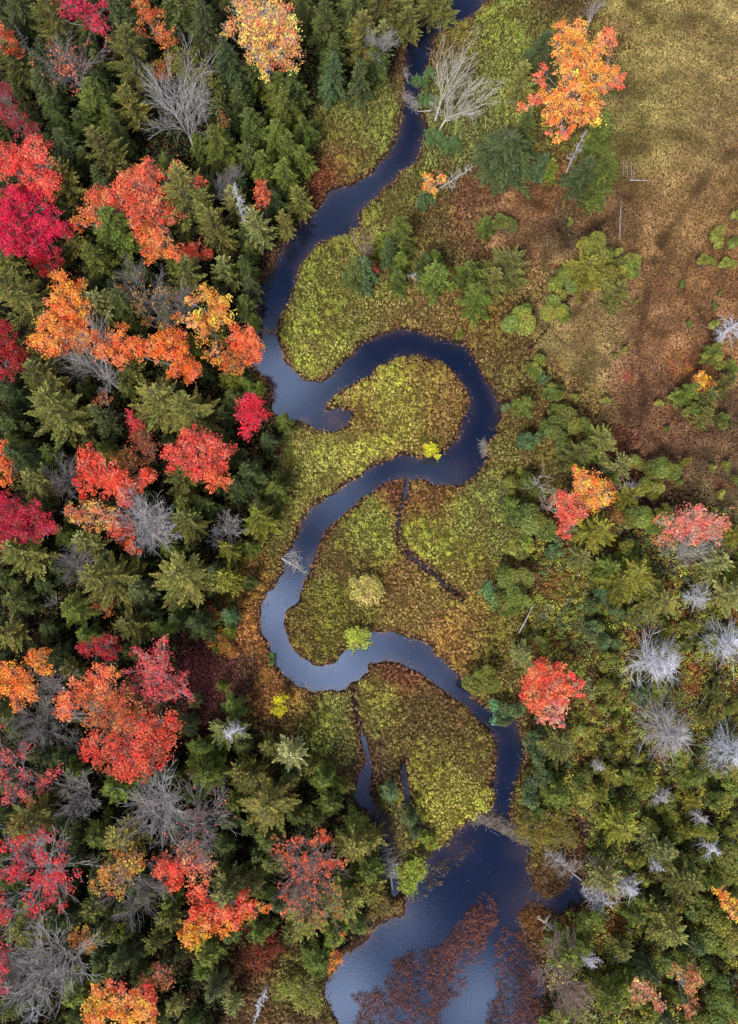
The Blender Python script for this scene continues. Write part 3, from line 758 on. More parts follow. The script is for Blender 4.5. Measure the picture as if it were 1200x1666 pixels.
table(400, 0, "740 1150 180 f;700 1240 120 s;870 1290 120 h;580 1310 130 b;1170 1110 90 f;860 980 60 b;650 1200 100 v;760 1270 110 f")
table(800, 0, "80 740 300 s;160 640 120 h;530 650 140 f;440 850 160 s;540 840 170 f;500 950 130 f;250 270 190 s;130 410 130 o;290 830 70 v;230 800 90 b")
table(0, 420, "110 180 330 p;30 20 190 o;490 240 210 g;610 260 250 h;900 100 230 p;490 30 250 f;190 590 250 p;245 740 330 o;520 790 190 s;30 780 200 h;30 640 150 s;740 700 320 o;930 730 300 o;620 540 170 p;930 430 170 f;1130 600 160 v;110 960 220 s;160 1090 240 p;210 1190 120 h;880 1080 220 p;890 1200 180 f;1150 950 160 d;1160 1120 170 d;340 530 130 h;1090 870 110 d;1100 80 150 g;1000 190 130 d;630 640 120 f;1060 360 110 o;60 880 120 h;440 900 110 d;1110 60 140 h;700 380 110 d;560 150 120 d;280 420 100 d")
table(400, 420, "10 60 150 h;25 140 130 s;10 230 150 h;35 300 90 f;0 620 110 f;20 1060 200 d;150 1150 170 f;190 800 120 f;70 640 60 v;1090 60 130 f;940 90 150 f;540 70 150 h;740 120 110 f;590 130 80 b;930 10 80 f;1130 200 160 f;1040 375 35 v;860 880 40 v;1190 130 140 p")
table(0, 830, "110 220 260 o;320 120 150 f;440 170 190 g;900 60 230 p;840 180 150 f;540 340 310 p;880 330 350 o;1130 200 150 y;1120 330 150 y;370 470 230 f;420 600 150 f;630 570 200 p;40 600 180 o;80 440 200 h;20 330 120 h;690 410 210 s;1110 520 120 b;1120 600 90 v;340 790 140 p;980 560 190 d;20 990 150 h;400 1010 110 h;950 920 80 g;900 1050 150 s;1120 1090 200 g;980 1190 200 f;1180 1150 130 h;1140 970 170 f;1090 860 70 v;1050 680 50 v;870 450 160 h;240 590 130 d;740 500 120 d;230 700 120 d")
table(400, 830, "70 70 210 y;20 190 120 f;215 1190 190 W;20 350 100 h;330 1240 110 p;100 1170 130 p;1150 840 185 f")
table(800, 420, "50 60 230 p;130 310 140 v;310 160 90 y;300 270 120 y;380 110 120 v;450 60 170 y;530 100 150 v;600 180 110 o;670 50 130 y;210 540 90 v;240 590 60 b;160 710 130 f;300 670 110 v;320 750 100 v;70 730 60 b;190 890 130 b;320 870 190 f;420 820 180 y;410 960 180 p;540 900 170 o;470 960 130 f;620 1020 150 g;820 1060 160 y;760 1140 130 p;650 1190 110 y;90 1120 100 f;100 1210 110 f;190 1110 120 p;60 1180 80 b;1090 460 120 f;1060 500 90 v;1130 540 100 v;1150 610 110 p;950 670 130 f;1050 680 110 p;880 700 60 v;970 760 100 v;1040 780 90 o;1110 810 90 v;1040 30 80 y;1140 50 80 v;915 140 36 v;695 220 26 v;1100 185 24 v;1075 245 36 v;955 330 36 v;1080 335 50 y;640 460 34 v;555 705 56 v;810 720 50 v;850 835 30 v;930 1000 42 y;1060 1025 46 y;1130 1020 44 y;900 1110 40 v;1100 1160 50 v;400 690 50 v;590 480 20 v;1180 1090 60 v;690 1000 90 p;580 1080 80 f")
table(800, 0, "490 1240 150 y;1100 1175 110 v;1185 1060 60 y;380 1085 34 v;1180 1200 70 v;560 1270 80 y;620 1240 44 v;60 1110 100 v")
table(800, 830, "170 100 210 f;130 170 130 f;100 350 190 p;120 430 150 f;60 460 130 f;300 190 110 b;510 110 200 y;560 290 180 f;700 340 260 y;800 430 230 o;600 380 170 y;520 430 130 b;480 600 120 b;150 690 120 g;230 660 80 v;60 1010 100 b;100 960 110 b;200 1120 130 b;240 1200 120 b;330 1160 190 p;560 870 100 v;520 960 50 v;600 1030 60 v;840 590 60 y;960 570 70 y;1060 630 90 v;1000 680 80 v;930 660 60 v;720 60 170 p;820 30 110 f;1090 260 150 g;1150 420 170 g;560 740 110 v;560 640 100 b;900 900 120 p;780 880 120 p;430 230 100 g;640 210 130 f;1100 900 100 p;1180 960 90 v;700 900 110 b;1050 1010 110 p;1130 1180 120 f;930 1200 110 v;870 1180 90 v;640 1110 70 y;560 1160 80 v;700 1200 70 y;420 1080 90 f;960 420 90 b;1180 320 120 o;1110 70 90 y;1180 130 90 y;500 480 90 f;610 500 90 b;700 520 80 g")
table(0, 1246, "130 250 290 o;50 230 150 h;580 120 230 f;500 320 200 f;620 370 260 o;560 430 150 p;1120 570 250 g;840 640 150 f;460 690 190 p;120 780 250 p;310 740 170 s;540 800 200 f;640 800 120 f;820 770 160 p;760 870 150 p;500 1010 150 f;610 940 200 s;1020 890 180 f;980 1000 120 f;1050 1080 170 s;370 1080 180 f;1000 20 250 f;1150 170 150 f;1100 390 150 h;950 140 150 d;1180 40 200 p;700 620 130 h;1100 480 120 h;720 170 150 s;1130 820 140 h;200 900 100 h;680 1010 120 h;440 880 90 d;860 1170 110 g;1130 1170 110 g;20 1000 90 d;830 40 140 d;30 740 110 h;890 900 110 h;340 860 100 d;1080 680 120 h")
table(400, 1246, "115 210 320 o;10 60 190 p;390 60 180 f;400 170 190 f;540 290 170 f;600 350 170 p;520 400 220 o;590 500 210 f;470 680 230 o;290 760 230 o;130 480 180 f;110 600 130 f;30 550 150 g;70 800 180 f;420 800 200 f;330 950 170 f;350 1010 110 f;620 620 150 o;60 430 150 h;700 140 130 b;800 260 120 s;820 340 100 s;870 350 60 v;905 385 50 y;480 90 100 p;250 240 150 h;230 830 120 p;20 300 130 h;480 560 150 f")
table(800, 1246, "200 120 140 b;310 150 160 f;240 40 120 b;440 70 120 p;450 130 120 y;530 140 100 y;640 50 110 y;620 300 190 y;300 350 50 v;840 180 100 v;760 70 110 y;940 300 90 y;860 240 100 y;760 300 90 v;980 60 140 f;1120 40 170 y;1090 150 110 v;800 400 150 g;880 400 100 o;550 530 160 g;690 720 120 f;730 560 80 v;460 750 120 v;530 770 60 y;350 910 190 f;440 860 120 f;410 960 80 f;860 800 210 o;1080 780 250 o;950 600 250 p;880 560 140 p;1140 470 190 o;1160 130 140 v;650 910 120 p;580 1140 200 f;660 1070 140 f;900 1120 110 f;760 980 150 s;880 960 130 p;1120 1110 170 f;1080 1210 150 p;730 1220 150 p;300 1250 130 v;1100 880 120 f;1170 830 130 f;980 880 130 s;700 650 100 f;1010 700 150 p;1140 620 130 p;930 500 130 h;1040 430 100 f;560 30 100 y;700 20 90 v;980 180 100 y;1030 330 110 p;900 340 90 v;700 460 90 v;230 230 90 v;1180 300 100 f;1060 560 110 f;820 680 120 p;1020 1000 120 p;1180 1180 130 f;960 1230 120 f;840 1240 110 s;420 1200 100 o;500 1080 90 p")
print('conifers', len(CONIF))
# ------------------------------------------------------------------ broadleaf trees
def curve(p, q, bend, n=4, r=random):
    p, q = np.array(p), np.array(q); L = np.linalg.norm(q - p)
    off = np.array([r.gauss(0, 1), r.gauss(0, 1), abs(r.gauss(0, .6))]) * L * bend
    return [p + (q - p) * (i / n) + off * math.sin(math.pi * i / n) for i in range(n + 1)]

def broadleaf(ox, oy, lobes, label, ref, h=13.0, dens=1.0, twig=None, fan=0, leaf=.29, name='maple_tree', cat='maple tree', group=None, under=.5, base=None, sc=1/3):
    """lobes: (x, y, r, (r,g,b)[, density]) in enlarged photo units; one tree with trunk, limbs and leaf masses"""
    twig = twig or M_TWIGD
    W3, cols = [], []
    for lb in lobes:
        px, py = ox + lb[0] * sc, oy + lb[1] * sc
        zz = h * random.uniform(.70, .95)
        p, s = at(px, py, zz)
        W3.append((np.array(p), lb[2] * sc * s, lb[3], lb[4] if len(lb) > 4 else 1.0))
    mean = sum(w[0] * w[1] for w in W3) / sum(w[1] for w in W3)
    if base is not None:
        b_, _ = at(ox + base[0] * sc, oy + base[1] * sc, 0); mean = np.array([b_.x, b_.y, 0])
    bx, by = float(mean[0]), float(mean[1])
    zb = gzi(bx, by)
    root = root_at(name, bx, by, zb)
    O = np.array([bx, by, zb])
    S, T_ = Segs(), Segs()
    fork = np.array([random.gauss(0, .3), random.gauss(0, .3), h * .42])
    T_.path(curve((0, 0, -.4), fork, .02), .24 * h / 13 + .03, .15 * h / 13)
    C_, CLs, SZ = [], [], []
    for c, r, col, dn in W3:
        cl = c - O
        start = fork
        pts = curve(start, cl - np.array([0, 0, r * .35]), .09, 5)
        S.path(pts, .12 * h / 13, .045)
        ntw = max(6, int(r * r * 5 * (1 + fan)))
        for _ in range(ntw):
            d_ = np.array([random.gauss(0, 1), random.gauss(0, 1), random.gauss(.35, .6)]); d_ /= np.linalg.norm(d_)
            s0 = pts[-1] + (cl - pts[-1]) * random.random() + d_ * r * .15
            if random.random() < .5: s0 = pts[random.choice((3, 4))]
            e = cl + d_ * r * random.uniform(.6, 1.05)
            S.path(curve(s0, e, .08, 2), .032, .014)
        dd = dens * dn
        nl = int(112 * r * r * dd * (.34 / leaf) ** 2) + 8
        ncl = max(5, int(r * r * 5.5 + 4))
        # leaf sprays: small clumps over the upper shell and some inside
        d3 = unit(rng.normal(size=(ncl, 3)) + np.array([0, 0, .35]))
        cr_ = rng.uniform(.2, 1.3, (ncl, 1)) ** .7
        cc_ = cl + d3 * cr_ * r * np.array([1, 1, .75])
        pick = rng.integers(0, ncl, nl)
        off = rng.normal(size=(nl, 3)) * np.array([1, 1, .5]) * (min(.34, r * .27))
        C_.append(cc_[pick] + off)
        warm = col[1] > 60 and col[0] > 1.3 * col[1]; green = not warm and col[1] > 60
        base_c = lin_np(col) * (.9 if warm else 1.0) + lin_np((244, 150, 96)) * (.10 if warm else 0)
        shade = rng.uniform(.72, 1.22, (ncl, 1)); hue = rng.normal(size=(ncl, 1)) * .16; pale = np.clip(rng.normal(size=(ncl, 1)) * .035 + .02, 0, .1)
        cv = base_c[None] * shade * np.concatenate([np.ones((ncl, 1)), np.clip(1 + hue * 2.4, .4, 2.4), 1 + hue], 1) + pale * np.array([.9, .6, .3])
        if green: cv = base_c[None] * shade * np.concatenate([1 + hue * .6, np.ones((ncl, 1)), 1 + hue], 1)
        u_ = rng.uniform(size=(ncl, 1)) * (.62 if green else 1) + (.25 if green else 0)
        cv = np.where(u_ < .22, cv * .5 + .5 * lin_np((246, 158, 118) if warm else (238, 70, 104)) * (base_c.max() / .85), cv)
        cv = np.where(u_ > .9, cv * .5 + .5 * lin_np((120, 80, 36)), cv)
        CLs.append(cv[pick] * rng.uniform(.72, 1.25, (nl, 1)))
    C_ = np.concatenate(C_); CLs = np.clip(np.concatenate(CLs), 0, .92)
    T, L, W, Nn = rand_leaves(C_, leaf, .5, flat=.75)
    tr = obj('trunk', T_.mesh('trunk', M_BARK), root)
    if len(T_.a) and len(S.a) == 0: return root
    br = obj('branches', S.mesh('branches', twig), root)
    cr = obj('crown', leaf_mesh('crown', C_, T, L, W, Nn, CLs, M_LEAF), root)
    mp = np.mean([(ox + l[0] * sc, oy + l[1] * sc) for l in lobes], 0)
    note(root, mp[0], mp[1], None, cat, group, ref, label)
    return root

def grow(S, ends, p, d, L, r, lvl, spread, maxl, kids):
    n = 3
    pts = [np.array(p)]
    dd = np.array(d, float)
    for i in range(n):
        dd = dd + np.array([random.gauss(0, .11), random.gauss(0, .11), random.gauss(.05, .07)]); dd /= np.linalg.norm(dd)
        pts.append(pts[-1] + dd * L / n)
    S.path(pts, max(r, .016), max(r * .45, .012))
    if lvl >= maxl:
        ends.append(pts[-1]); ends.append(pts[-2]); return
    for k in range(kids[lvl]):
        t_ = (k + .6) / kids[lvl]; t_ = .3 + .7 * t_
        i = min(n - 1, int(t_ * n)); p2 = pts[i] + (pts[i + 1] - pts[i]) * (t_ * n - i)
        perp = np.cross(dd, [random.gauss(0, 1), random.gauss(0, 1), random.gauss(0, 1)]); perp /= np.linalg.norm(perp)
        d2 = dd + perp * spread * random.uniform(.6, 1.2); d2 /= np.linalg.norm(d2)
        grow(S, ends, p2, d2, L * random.uniform(.48, .72), r * .5, lvl + 1, spread, maxl, kids)

def bare(px, py, dpx, label, ref, h=11.0, mat=None, leaves=None, nleaf=0, vert=.5, name='bare_tree', cat='bare tree', thick=1.0, lean=(0, 0), group='leafless grey trees', kids=(5, 5, 4), limbs=8):
    p, s = at(px, py, .75 * h)
    rad = dpx / 2 * s
    mat = mat or M_TWIG
    root = root_at(name, p.x - lean[0] * .75, p.y - lean[1] * .75)
    T_, S, ends = Segs(), Segs(), []
    fork = np.array([lean[0] * .4, lean[1] * .4, h * .38])
    T_.path(curve((0, 0, -.4), fork, .02), .2 * thick * h / 11, .13 * thick * h / 11)
    for k in range(limbs):
        a = 6.283 * k / limbs + random.gauss(0, .25)
        out = random.uniform(.35, 1.0)
        d_ = np.array([math.cos(a) * rad * out + lean[0] * .5, math.sin(a) * rad * out + lean[1] * .5, h * vert * random.uniform(.75, 1.1)])
        L = np.linalg.norm(d_) * .78; d_ /= np.linalg.norm(d_)
        grow(S, ends, fork * random.uniform(.8, 1.0), d_, L, .075 * thick, 0, .62, 3, tuple(kids) + (3,))
    T_o = obj('trunk', T_.mesh('trunk', mat), root)
    obj('branches', S.mesh('branches', mat, 3), root)
    if leaves:
        E = np.array(ends)
        col = lin_np(leaves)
        # leaves hold on in a few sprays only
        nsp = max(4, len(E) // 26)
        sp = E[rng.integers(0, len(E), nsp)]
        C_ = sp[rng.integers(0, nsp, nleaf)] + rng.normal(size=(nleaf, 3)) * .36
        T, L, W, Nn = rand_leaves(C_, .30, .5, flat=.75)
        cl = col[rng.integers(0, len(col), nleaf)] * rng.uniform(.6, 1.2, (nleaf, 1))
        obj('crown', leaf_mesh('crown', C_, T, L, W, Nn, cl, M_LEAF), root)
    note(root, px, py, None, cat, group, ref, label)
    return root

def snag(px, py, dpx, label, ref, h=9.0, mat=None, lie=None, name='dead_spruce', n=70, droop=-.1, thick=1.0, r_low=.55):
    """dead conifer: straight trunk with radiating bare branches; lie = (x2, y2) photo point of the tip when fallen or leaning"""
    mat = mat or M_SILVER
    T_, S = Segs(), Segs()
    if lie:
        p, s = at(px, py, .4); q, s2 = at(lie[0], lie[1], lie[2] if len(lie) > 2 else .8)
        axis = np.array(q - p); rad = dpx / 2 * s
        root = root_at(name, p.x, p.y)
        org = np.array([0, 0, .3])
        axis[2] = (lie[2] if len(lie) > 2 else .8) - .3
    else:
        p, s = at(px, py, .7 * h); rad = dpx / 2 * s
        root = root_at(name, p.x, p.y); org = np.array([0, 0, -.3]); axis = np.array([0, 0, h])
    L = np.linalg.norm(axis); ax = axis / L
    T_.path(curve(org, org + axis, .008, 5), .17 * thick, .03)
    ref_ = np.array([1., 0, 0]) if abs(ax[2]) > .7 else np.array([0, 0, 1.])
    X_ = np.cross(ax, ref_); X_ /= np.linalg.norm(X_); Y_ = np.cross(ax, X_)
    for k in range(n):
        f = (k + random.random()) / n
        f = .22 + .78 * f
        a = random.uniform(0, 6.283)
        l = rad * (1 - .75 * max(0, (f - r_low) / (1 - r_low))) * random.uniform(.55, 1.15)
        o = X_ * math.cos(a) + Y_ * math.sin(a) + ax * random.uniform(.0, .45) + np.array([0, 0, droop])
        if lie and (org + axis * f)[2] < 1.2 and o[2] < 0: o[2] *= -.5
        o /= np.linalg.norm(o)
        b0 = org + axis * f; b1 = b0 + o * l
        pts = curve(b0, b1, .15, 3)
        S.path(pts, .045 * thick, .018)
        for _ in range(6):
            i = random.choice((1, 2)); e = pts[i] + (o + np.array([random.gauss(0, .8), random.gauss(0, .8), random.gauss(0, .5)])) * l * random.uniform(.15, .42)
            S.add(pts[i], e, .024, .012)
    if n <= 60: T_.a += S.a
    obj('trunk', T_.mesh('trunk', mat), root)
    if n > 60: obj('branches', S.mesh('branches', mat, 3), root)
    note(root, px, py, None, 'dead tree', 'dead grey trees', ref, label)
    return root

RED, CORAL, ORG, YEL, CRIM = (225, 62, 62), (232, 84, 64), (246, 136, 52), (242, 178, 84), (200, 18, 58)
def Lb(col, txt, d=1.0):
    return [(float(a.split()[0]), float(a.split()[1]), float(a.split()[2]), col, float(a.split()[3]) if len(a.split()) > 3 else d) for a in txt.split(';') if a.strip()]
G = 'autumn maples in the forest'
# left forest, top
broadleaf(0, 0, Lb((212, 52, 82), '350 20 60;420 60 70;480 110 50;520 20 40;240 10 35;380 -20 60;490 150 22', .8), 'pink crimson maple cut off by the top edge', 'pink crimson maple at the top', h=13, fan=1, group=G)
broadleaf(0, 0, Lb((205, 108, 48), '700 20 45;720 100 50;790 170 55;820 200 40;690 160 30;760 60 35;670 20 25', .75), 'rusty orange maple among dark conifers near the top edge', 'rusty orange maple at the top', h=12, group=G)
broadleaf(0, 0, Lb((150, 78, 30), '800 330 50;820 290 30;780 360 25', .8), 'small dull orange maple above the big bare grey tree', 'small dull orange maple', h=8, group=G)
broadleaf(0, 0, Lb((215, 66, 40), '10 170 42;50 215 36;20 230 40;110 270 26;75 250 25;-30 150 40', .9), 'orange red maple on the left edge near the top', 'orange red maple on the left edge', h=12, group=G)
bare(350 / 3, 335 / 3, 250 / 3, 'bare grey maple with a few salmon leaves near the top left', 'bare maple with salmon leaves', h=12, mat=M_TWIGD, leaves=[(220, 105, 75), (230, 130, 90)], nleaf=420)
broadleaf(0, 0, Lb((118, 116, 46), '920 320 80;860 290 50;1000 360 60;1020 450 60;1060 520 45;900 380 50', .5) + Lb((150, 100, 40), '1080 590 40;1030 650 30', .5), 'thin olive yellow tree behind the big bare grey tree', 'thin olive yellow tree', h=11, group=G, name='birch_tree', cat='birch tree')
bare(885 / 3, 560 / 3, 330 / 3, 'big bare grey tree fanning upward in the upper left forest', 'big bare grey tree', h=15, lean=(-.5, 0), thick=1.3, vert=.6, mat=M_TWIG)
broadleaf(0, 0, Lb((150, 32, 50), '20 490 60;60 560 45;90 610 60;150 650 45;20 430 35;-30 520 60', .6), 'dark crimson twiggy maple on the left edge', 'dark crimson twiggy maple', h=12, fan=1, group=G)
broadleaf(0, 0, Lb((236, 66, 68), '60 780 85;180 720 65;200 820 75;110 850 80;210 890 60;20 800 70;230 960 40;250 900 45;140 770 70;-20 760 60'), 'coral red maple above the magenta maple at the left', 'coral red maple', h=14, group=G)
broadleaf(0, 0, Lb((214, 8, 72), '60 960 70;130 960 65;180 1020 75;80 1060 100;90 1150 90;10 1100 80;240 1080 60;300 1120 50;210 1130 45;230 1220 50;-40 1050 80;150 1200 55;40 1200 55'), 'vivid magenta maple on the left edge', 'magenta maple', h=13, group=G)
broadleaf(0, 0, Lb((228, 98, 66), '730 810 45;700 880 80;640 900 60;760 940 80;620 980 80;560 960 60;500 970 65;450 950 40;740 1020 80;820 1060 60;660 1040 60;880 850 55;950 890 40;850 810 30')
  + Lb((222, 112, 48), '440 1050 50;380 1090 35;480 1040 45;700 1110 60;720 1170 60;790 1200 70;850 1240 40;740 1240 45;700 1150 40'), 'large coral and orange maple spreading right of the coral red maple', 'large coral and orange maple', h=14, fan=.5, group=G)
broadleaf(0, 0, Lb((190, 40, 40), '190 10 30;170 5 30', .8), 'scrap of red foliage at the top left edge', 'red scrap of foliage', h=9, group=G) if False else None
broadleaf(0, 0, Lb((215, 70, 50), '950 1240 60;910 1250 40;1000 1250 35', .9), 'small red maple just below the large coral and orange maple', 'small red maple', h=9, group=G)
broadleaf(400, 0, Lb((252, 192, 104), '50 40 80;-30 30 60;130 90 80;60 120 80;200 70 50;170 150 70;100 220 80;20 200 60;220 190 55;60 280 55;150 270 60;240 260 45;90 340 40;210 320 40;-90 140 42;-60 110 30;100 390 22;30 100 60;210 130 50', .85), 'large peach yellow maple near the top centre', 'large peach yellow maple', h=15, fan=1.4, dens=.8, twig=M_TWIG, group=G)
broadleaf(400, 0, Lb((222, 88, 58), '75 900 30;80 940 40;70 990 32;105 950 25', .8), 'slim orange red sapling beside grey twigs right of the pines', 'slim orange red sapling', h=9, group=G)
bare(1095 / 3, 930 / 3, 120 / 3, 'small bare grey tree left of the slim orange red sapling', 'small bare grey tree', h=9, mat=M_TWIGD)
snag(110 / 3, 195 / 3, 60 / 3, 'small dead grey spire in the top left conifers', 'dead grey spire', h=9, mat=M_TWIGD, n=36)
broadleaf(0, 420, Lb((190, 20, 36), '210 20 50;270 10 40;240 60 32;190 0 40', .9), 'dark red crown tip under the magenta maple', 'dark red crown tip', h=10, group=G)
# left forest, middle
broadleaf(0, 420, Lb((248, 146, 54), '300 90 42;310 140 40;375 150 45;300 200 70;360 240 70;260 260 50;320 310 80;220 320 40;250 370 70;190 410 45;250 440 50;370 350 70;330 420 60;400 410 50;400 300 45;180 400 30'), 'big orange maple with a pointed top at the left', 'big orange maple', h=14, group=G)
broadleaf(0, 420, Lb((246, 128, 62), '480 400 45;560 390 45;600 350 30;550 450 55;640 430 50;600 480 50;500 450 45;670 420 30;580 510 35;460 380 30'), 'middle orange maple between two brighter orange maples', 'middle orange maple', h=12, group=G)
broadleaf(0, 420, Lb((240, 116, 36), '820 390 55;860 380 40;780 440 60;720 440 50;690 470 35;860 450 60;900 440 30;870 520 60;840 560 35;910 540 45;950 560 45;960 540 30;920 590 28;900 490 35'), 'deep orange maple with ragged right side above the star pines', 'deep orange maple', h=12.5, group=G)
broadleaf(0, 420, Lb((248, 178, 66), '1000 190 45;990 150 25;1060 220 55;1090 250 45;1100 290 35;1050 300 55;990 300 50;940 300 35;920 210 22;1000 350 30') + Lb((214, 150, 50), '980 390 35 .6;1040 450 35 .5;1060 500 40 .5;1020 480 30 .5;870 290 30 .6', .6), 'golden yellow maple with thin lower twigs near the river', 'golden yellow maple', h=13, fan=.5, group=G)
bare(290, 500, 55, 'bare twiggy tree left of the golden yellow maple', 'bare twiggy tree by the golden maple', h=10, mat=M_TWIGD, leaves=[(210, 140, 60)], nleaf=60)
bare(233, 474, 75, 'bare grey brown tree below the large coral and orange maple', 'bare grey brown tree', h=11, mat=M_TWIGD, leaves=[(180, 130, 50), (200, 150, 60)], nleaf=260)
broadleaf(0, 420, Lb((168, 124, 46), '640 210 40 .7;610 180 25 .6;720 310 30 .7;670 240 28 .7;800 340 30 .8', .7), 'small ochre maple below the bare grey brown tree', 'small ochre maple', h=8, group=G)
broadleaf(0, 420, Lb((246, 108, 58), '1150 350 35;1180 400 60;1220 430 60;1160 410 45;1240 480 40;1190 480 45;1225 380 35;1245 420 35;1210 510 28') + Lb((205, 112, 50), '1120 470 45 .8;1110 520 45 .7;1150 530 35 .7;1090 490 25 .6', .8), 'orange maple leaning over the river on the left bank', 'orange riverbank maple', h=11, group=G)
broadleaf(0, 420, Lb((160, 22, 30), '20 370 45;40 420 45;10 450 60;60 480 60;100 480 40;30 540 50;80 530 30;-30 420 60;10 330 30'), 'dark red maple on the left edge', 'dark red maple', h=13, group=G)
bare(440 / 3, 420 + 520 / 3, 260 / 3, 'bare grey tree with a long leaning trunk below the orange maples', 'leaning bare grey tree', h=12, mat=M_TWIG, lean=(-4.5, 3.0), thick=1.2)
broadleaf(0, 420, Lb((216, 140, 84), '500 690 35;530 700 22;480 700 22', .55), 'tiny pale orange sapling in the dark gap', 'tiny pale orange sapling', h=6, fan=1, group=G)
broadleaf(0, 420, Lb((196, 54, 62), '625 760 22;640 790 35;680 810 38;660 850 42', .8) + Lb((128, 66, 44), '700 880 50 .7;740 930 45 .7;730 980 45 .7;690 900 40 .7', .7), 'narrow dull red maple left of the star pines', 'narrow dull red maple', h=10, group=G)
broadleaf(0, 420, Lb((230, 66, 66), '920 870 50;970 880 60;880 940 55;830 950 40;850 1000 40;940 960 80;1020 920 70;1080 930 50;1060 980 60;990 1020 60;960 1060 30') + Lb((226, 92, 48), '1050 1050 45;1090 1090 32;1020 1090 35;1090 1020 35;1030 1120 25'), 'round coral pink maple left of the first river bend', 'round coral pink maple', h=13, group=G)
broadleaf(0, 420, Lb((236, 72, 54), '430 960 50;410 1010 40;480 980 35;460 1040 60;420 1100 55;500 1080 55;560 1050 55;590 1100 50;540 1120 50;620 1120 50;610 1170 38;590 1195 24;650 1110 30;720 1060 48;700 1100 35;745 1070 24;690 1060 28'), 'bright red orange maple beside a bare grey tree', 'bright red orange maple', h=12, group=G)
broadleaf(0, 420, Lb((140, 92, 42), '580 990 45;620 950 42;660 1010 45;540 980 30;650 960 30;620 1030 35', .6), 'dull brown maple behind the bright red orange maple', 'dull brown maple', h=10, fan=.7, group=G)
bare(322 / 3, 420 + 1065 / 3, 62, 'small bare tree left of the bright red orange maple', 'small bare tree by red maple', h=9, mat=M_TWIGD)
bare(700 / 3, 845, 62, 'bare silver tree in a dark gap, the left one of two', 'left silver bare tree', h=11, mat=M_TWIG, vert=.7)
bare(760 / 3, 860, 60, 'bare silver tree with a whitish top, the right one of two', 'right silver bare tree', h=10, mat=M_SILVER, leaves=[(200, 120, 80)], nleaf=50, vert=.5)
broadleaf(0, 420, Lb((226, 106, 40), '10 960 45;20 920 25;20 1010 40;30 1070 38;-20 980 50', .9), 'orange maple sliced by the left edge above the crimson maple', 'orange maple on the left edge', h=11, group=G)
broadleaf(0, 830, Lb((186, 26, 60), '50 0 70;30 60 70;100 40 70;160 10 55;150 80 70;90 100 65;210 100 50;60 140 50;200 50 50;250 90 30;20 170 38;-30 60 60;20 -30 50'), 'crimson maple on the left edge at mid height', 'crimson maple on the left edge', h=13, fan=.4, group=G)
broadleaf(0, 830, Lb((222, 152, 84), '330 10 35;400 10 50;460 0 50;510 20 45;540 60 35;430 60 40;480 85 30;370 50 30;560 10 30', .55), 'peach orange thin maple with bare twigs showing', 'peach orange thin maple', h=11, fan=1.2, twig=M_TWIG, group=G)
broadleaf(0, 830, Lb((204, 70, 64), '550 60 40;590 90 45;540 100 35;620 120 45;590 50 30') + Lb((214, 84, 36), '640 160 35;655 195 28;620 170 25', .9), 'small red maple fading to orange at its tip', 'small red to orange maple', h=10, group=G)
broadleaf(400, 420, Lb((226, 40, 66), '5 690 38;15 740 48;50 720 42;60 760 38;90 770 25;30 800 42;10 840 40;-20 760 35;65 720 25'), 'bright crimson maple at the river edge on the left bank', 'crimson riverbank maple', h=10, group=G)
bare(370 / 3, 830 + 275 / 3, 62, 'purple grey bare tree curving beside a pine', 'purple grey bare tree', h=9, mat=M_TWIGD, lean=(1.2, 0))
bare(1110 / 3, 830 + 80 / 3, 46, 'small pale bare tree near the left bank', 'small pale bare tree', h=8, mat=M_TWIG)
bare(270 / 3, 830 + 448 / 3, 18, 'tiny grey twig bush between pines', 'tiny grey twig bush', h=4, mat=M_TWIG, name='bare_shrub', cat='bare shrub', kids=(3, 3, 2), limbs=5)
# left forest, lower
broadleaf(0, 830, Lb((244, 140, 48), '190 720 42;220 770 35;150 720 35;60 790 45;20 820 50;100 810 50;130 870 50;50 870 60;90 930 45;80 970 25;150 900 38;-20 860 50;210 700 28;10 780 40', .9), 'orange yellow maple at the left edge beside a grey bare tree', 'orange yellow maple', h=12, group=G)
broadleaf(0, 830, Lb((186, 38, 50), '430 660 35;490 640 40;540 640 30;470 700 40;410 690 32;540 690 35;530 740 30;560 710 24', .55), 'dark red thin maple above the huge red maple', 'dark red thin maple', h=10, fan=.8, group=G)
bare(180 / 3, 830 + 1045 / 3, 80, 'large bare grey tree with round branching crown at the lower left', 'large round bare tree', h=12, mat=M_TWIGD, thick=1.2, vert=.35, limbs=10)
bare(250 / 3, 830 + 860 / 3, 42, 'whitish bare sapling between the orange yellow and huge red maples', 'whitish bare sapling', h=8, mat=M_TWIG)
bare(365 / 3, 830 + 1130 / 3, 34, 'small bare bush beside the huge red maple', 'small bare bush', h=6, mat=M_TWIGD, kids=(4, 4, 3), limbs=6)
broadleaf(0, 830, Lb((250, 120, 74), '480 800 45;530 790 42;450 850 45;500 870 50;400 870 45;360 850 32;340 900 42;300 930 35;330 970 40;330 1020 30;390 920 40;300 980 28;420 910 38')
  + Lb((196, 98, 50), '540 880 60;480 960 50;560 960 60;600 1020 60;520 1030 60;460 1040 45;600 930 55;680 1000 50;560 1100 50', .9)
  + Lb((222, 64, 52), '650 1080 60;720 1050 60;790 1040 60;840 1050 38;790 1110 65;700 1130 70;620 1150 60;540 1150 55;470 1130 45;430 1150 35;500 1210 55;580 1220 60;660 1210 65;740 1200 65;800 1170 45;600 1275 45;690 1280 45;560 1265 35;420 1190 28'), 'huge red and orange maple in the lower left forest', 'huge red maple', h=15, fan=.8, dens=.8, group=G)
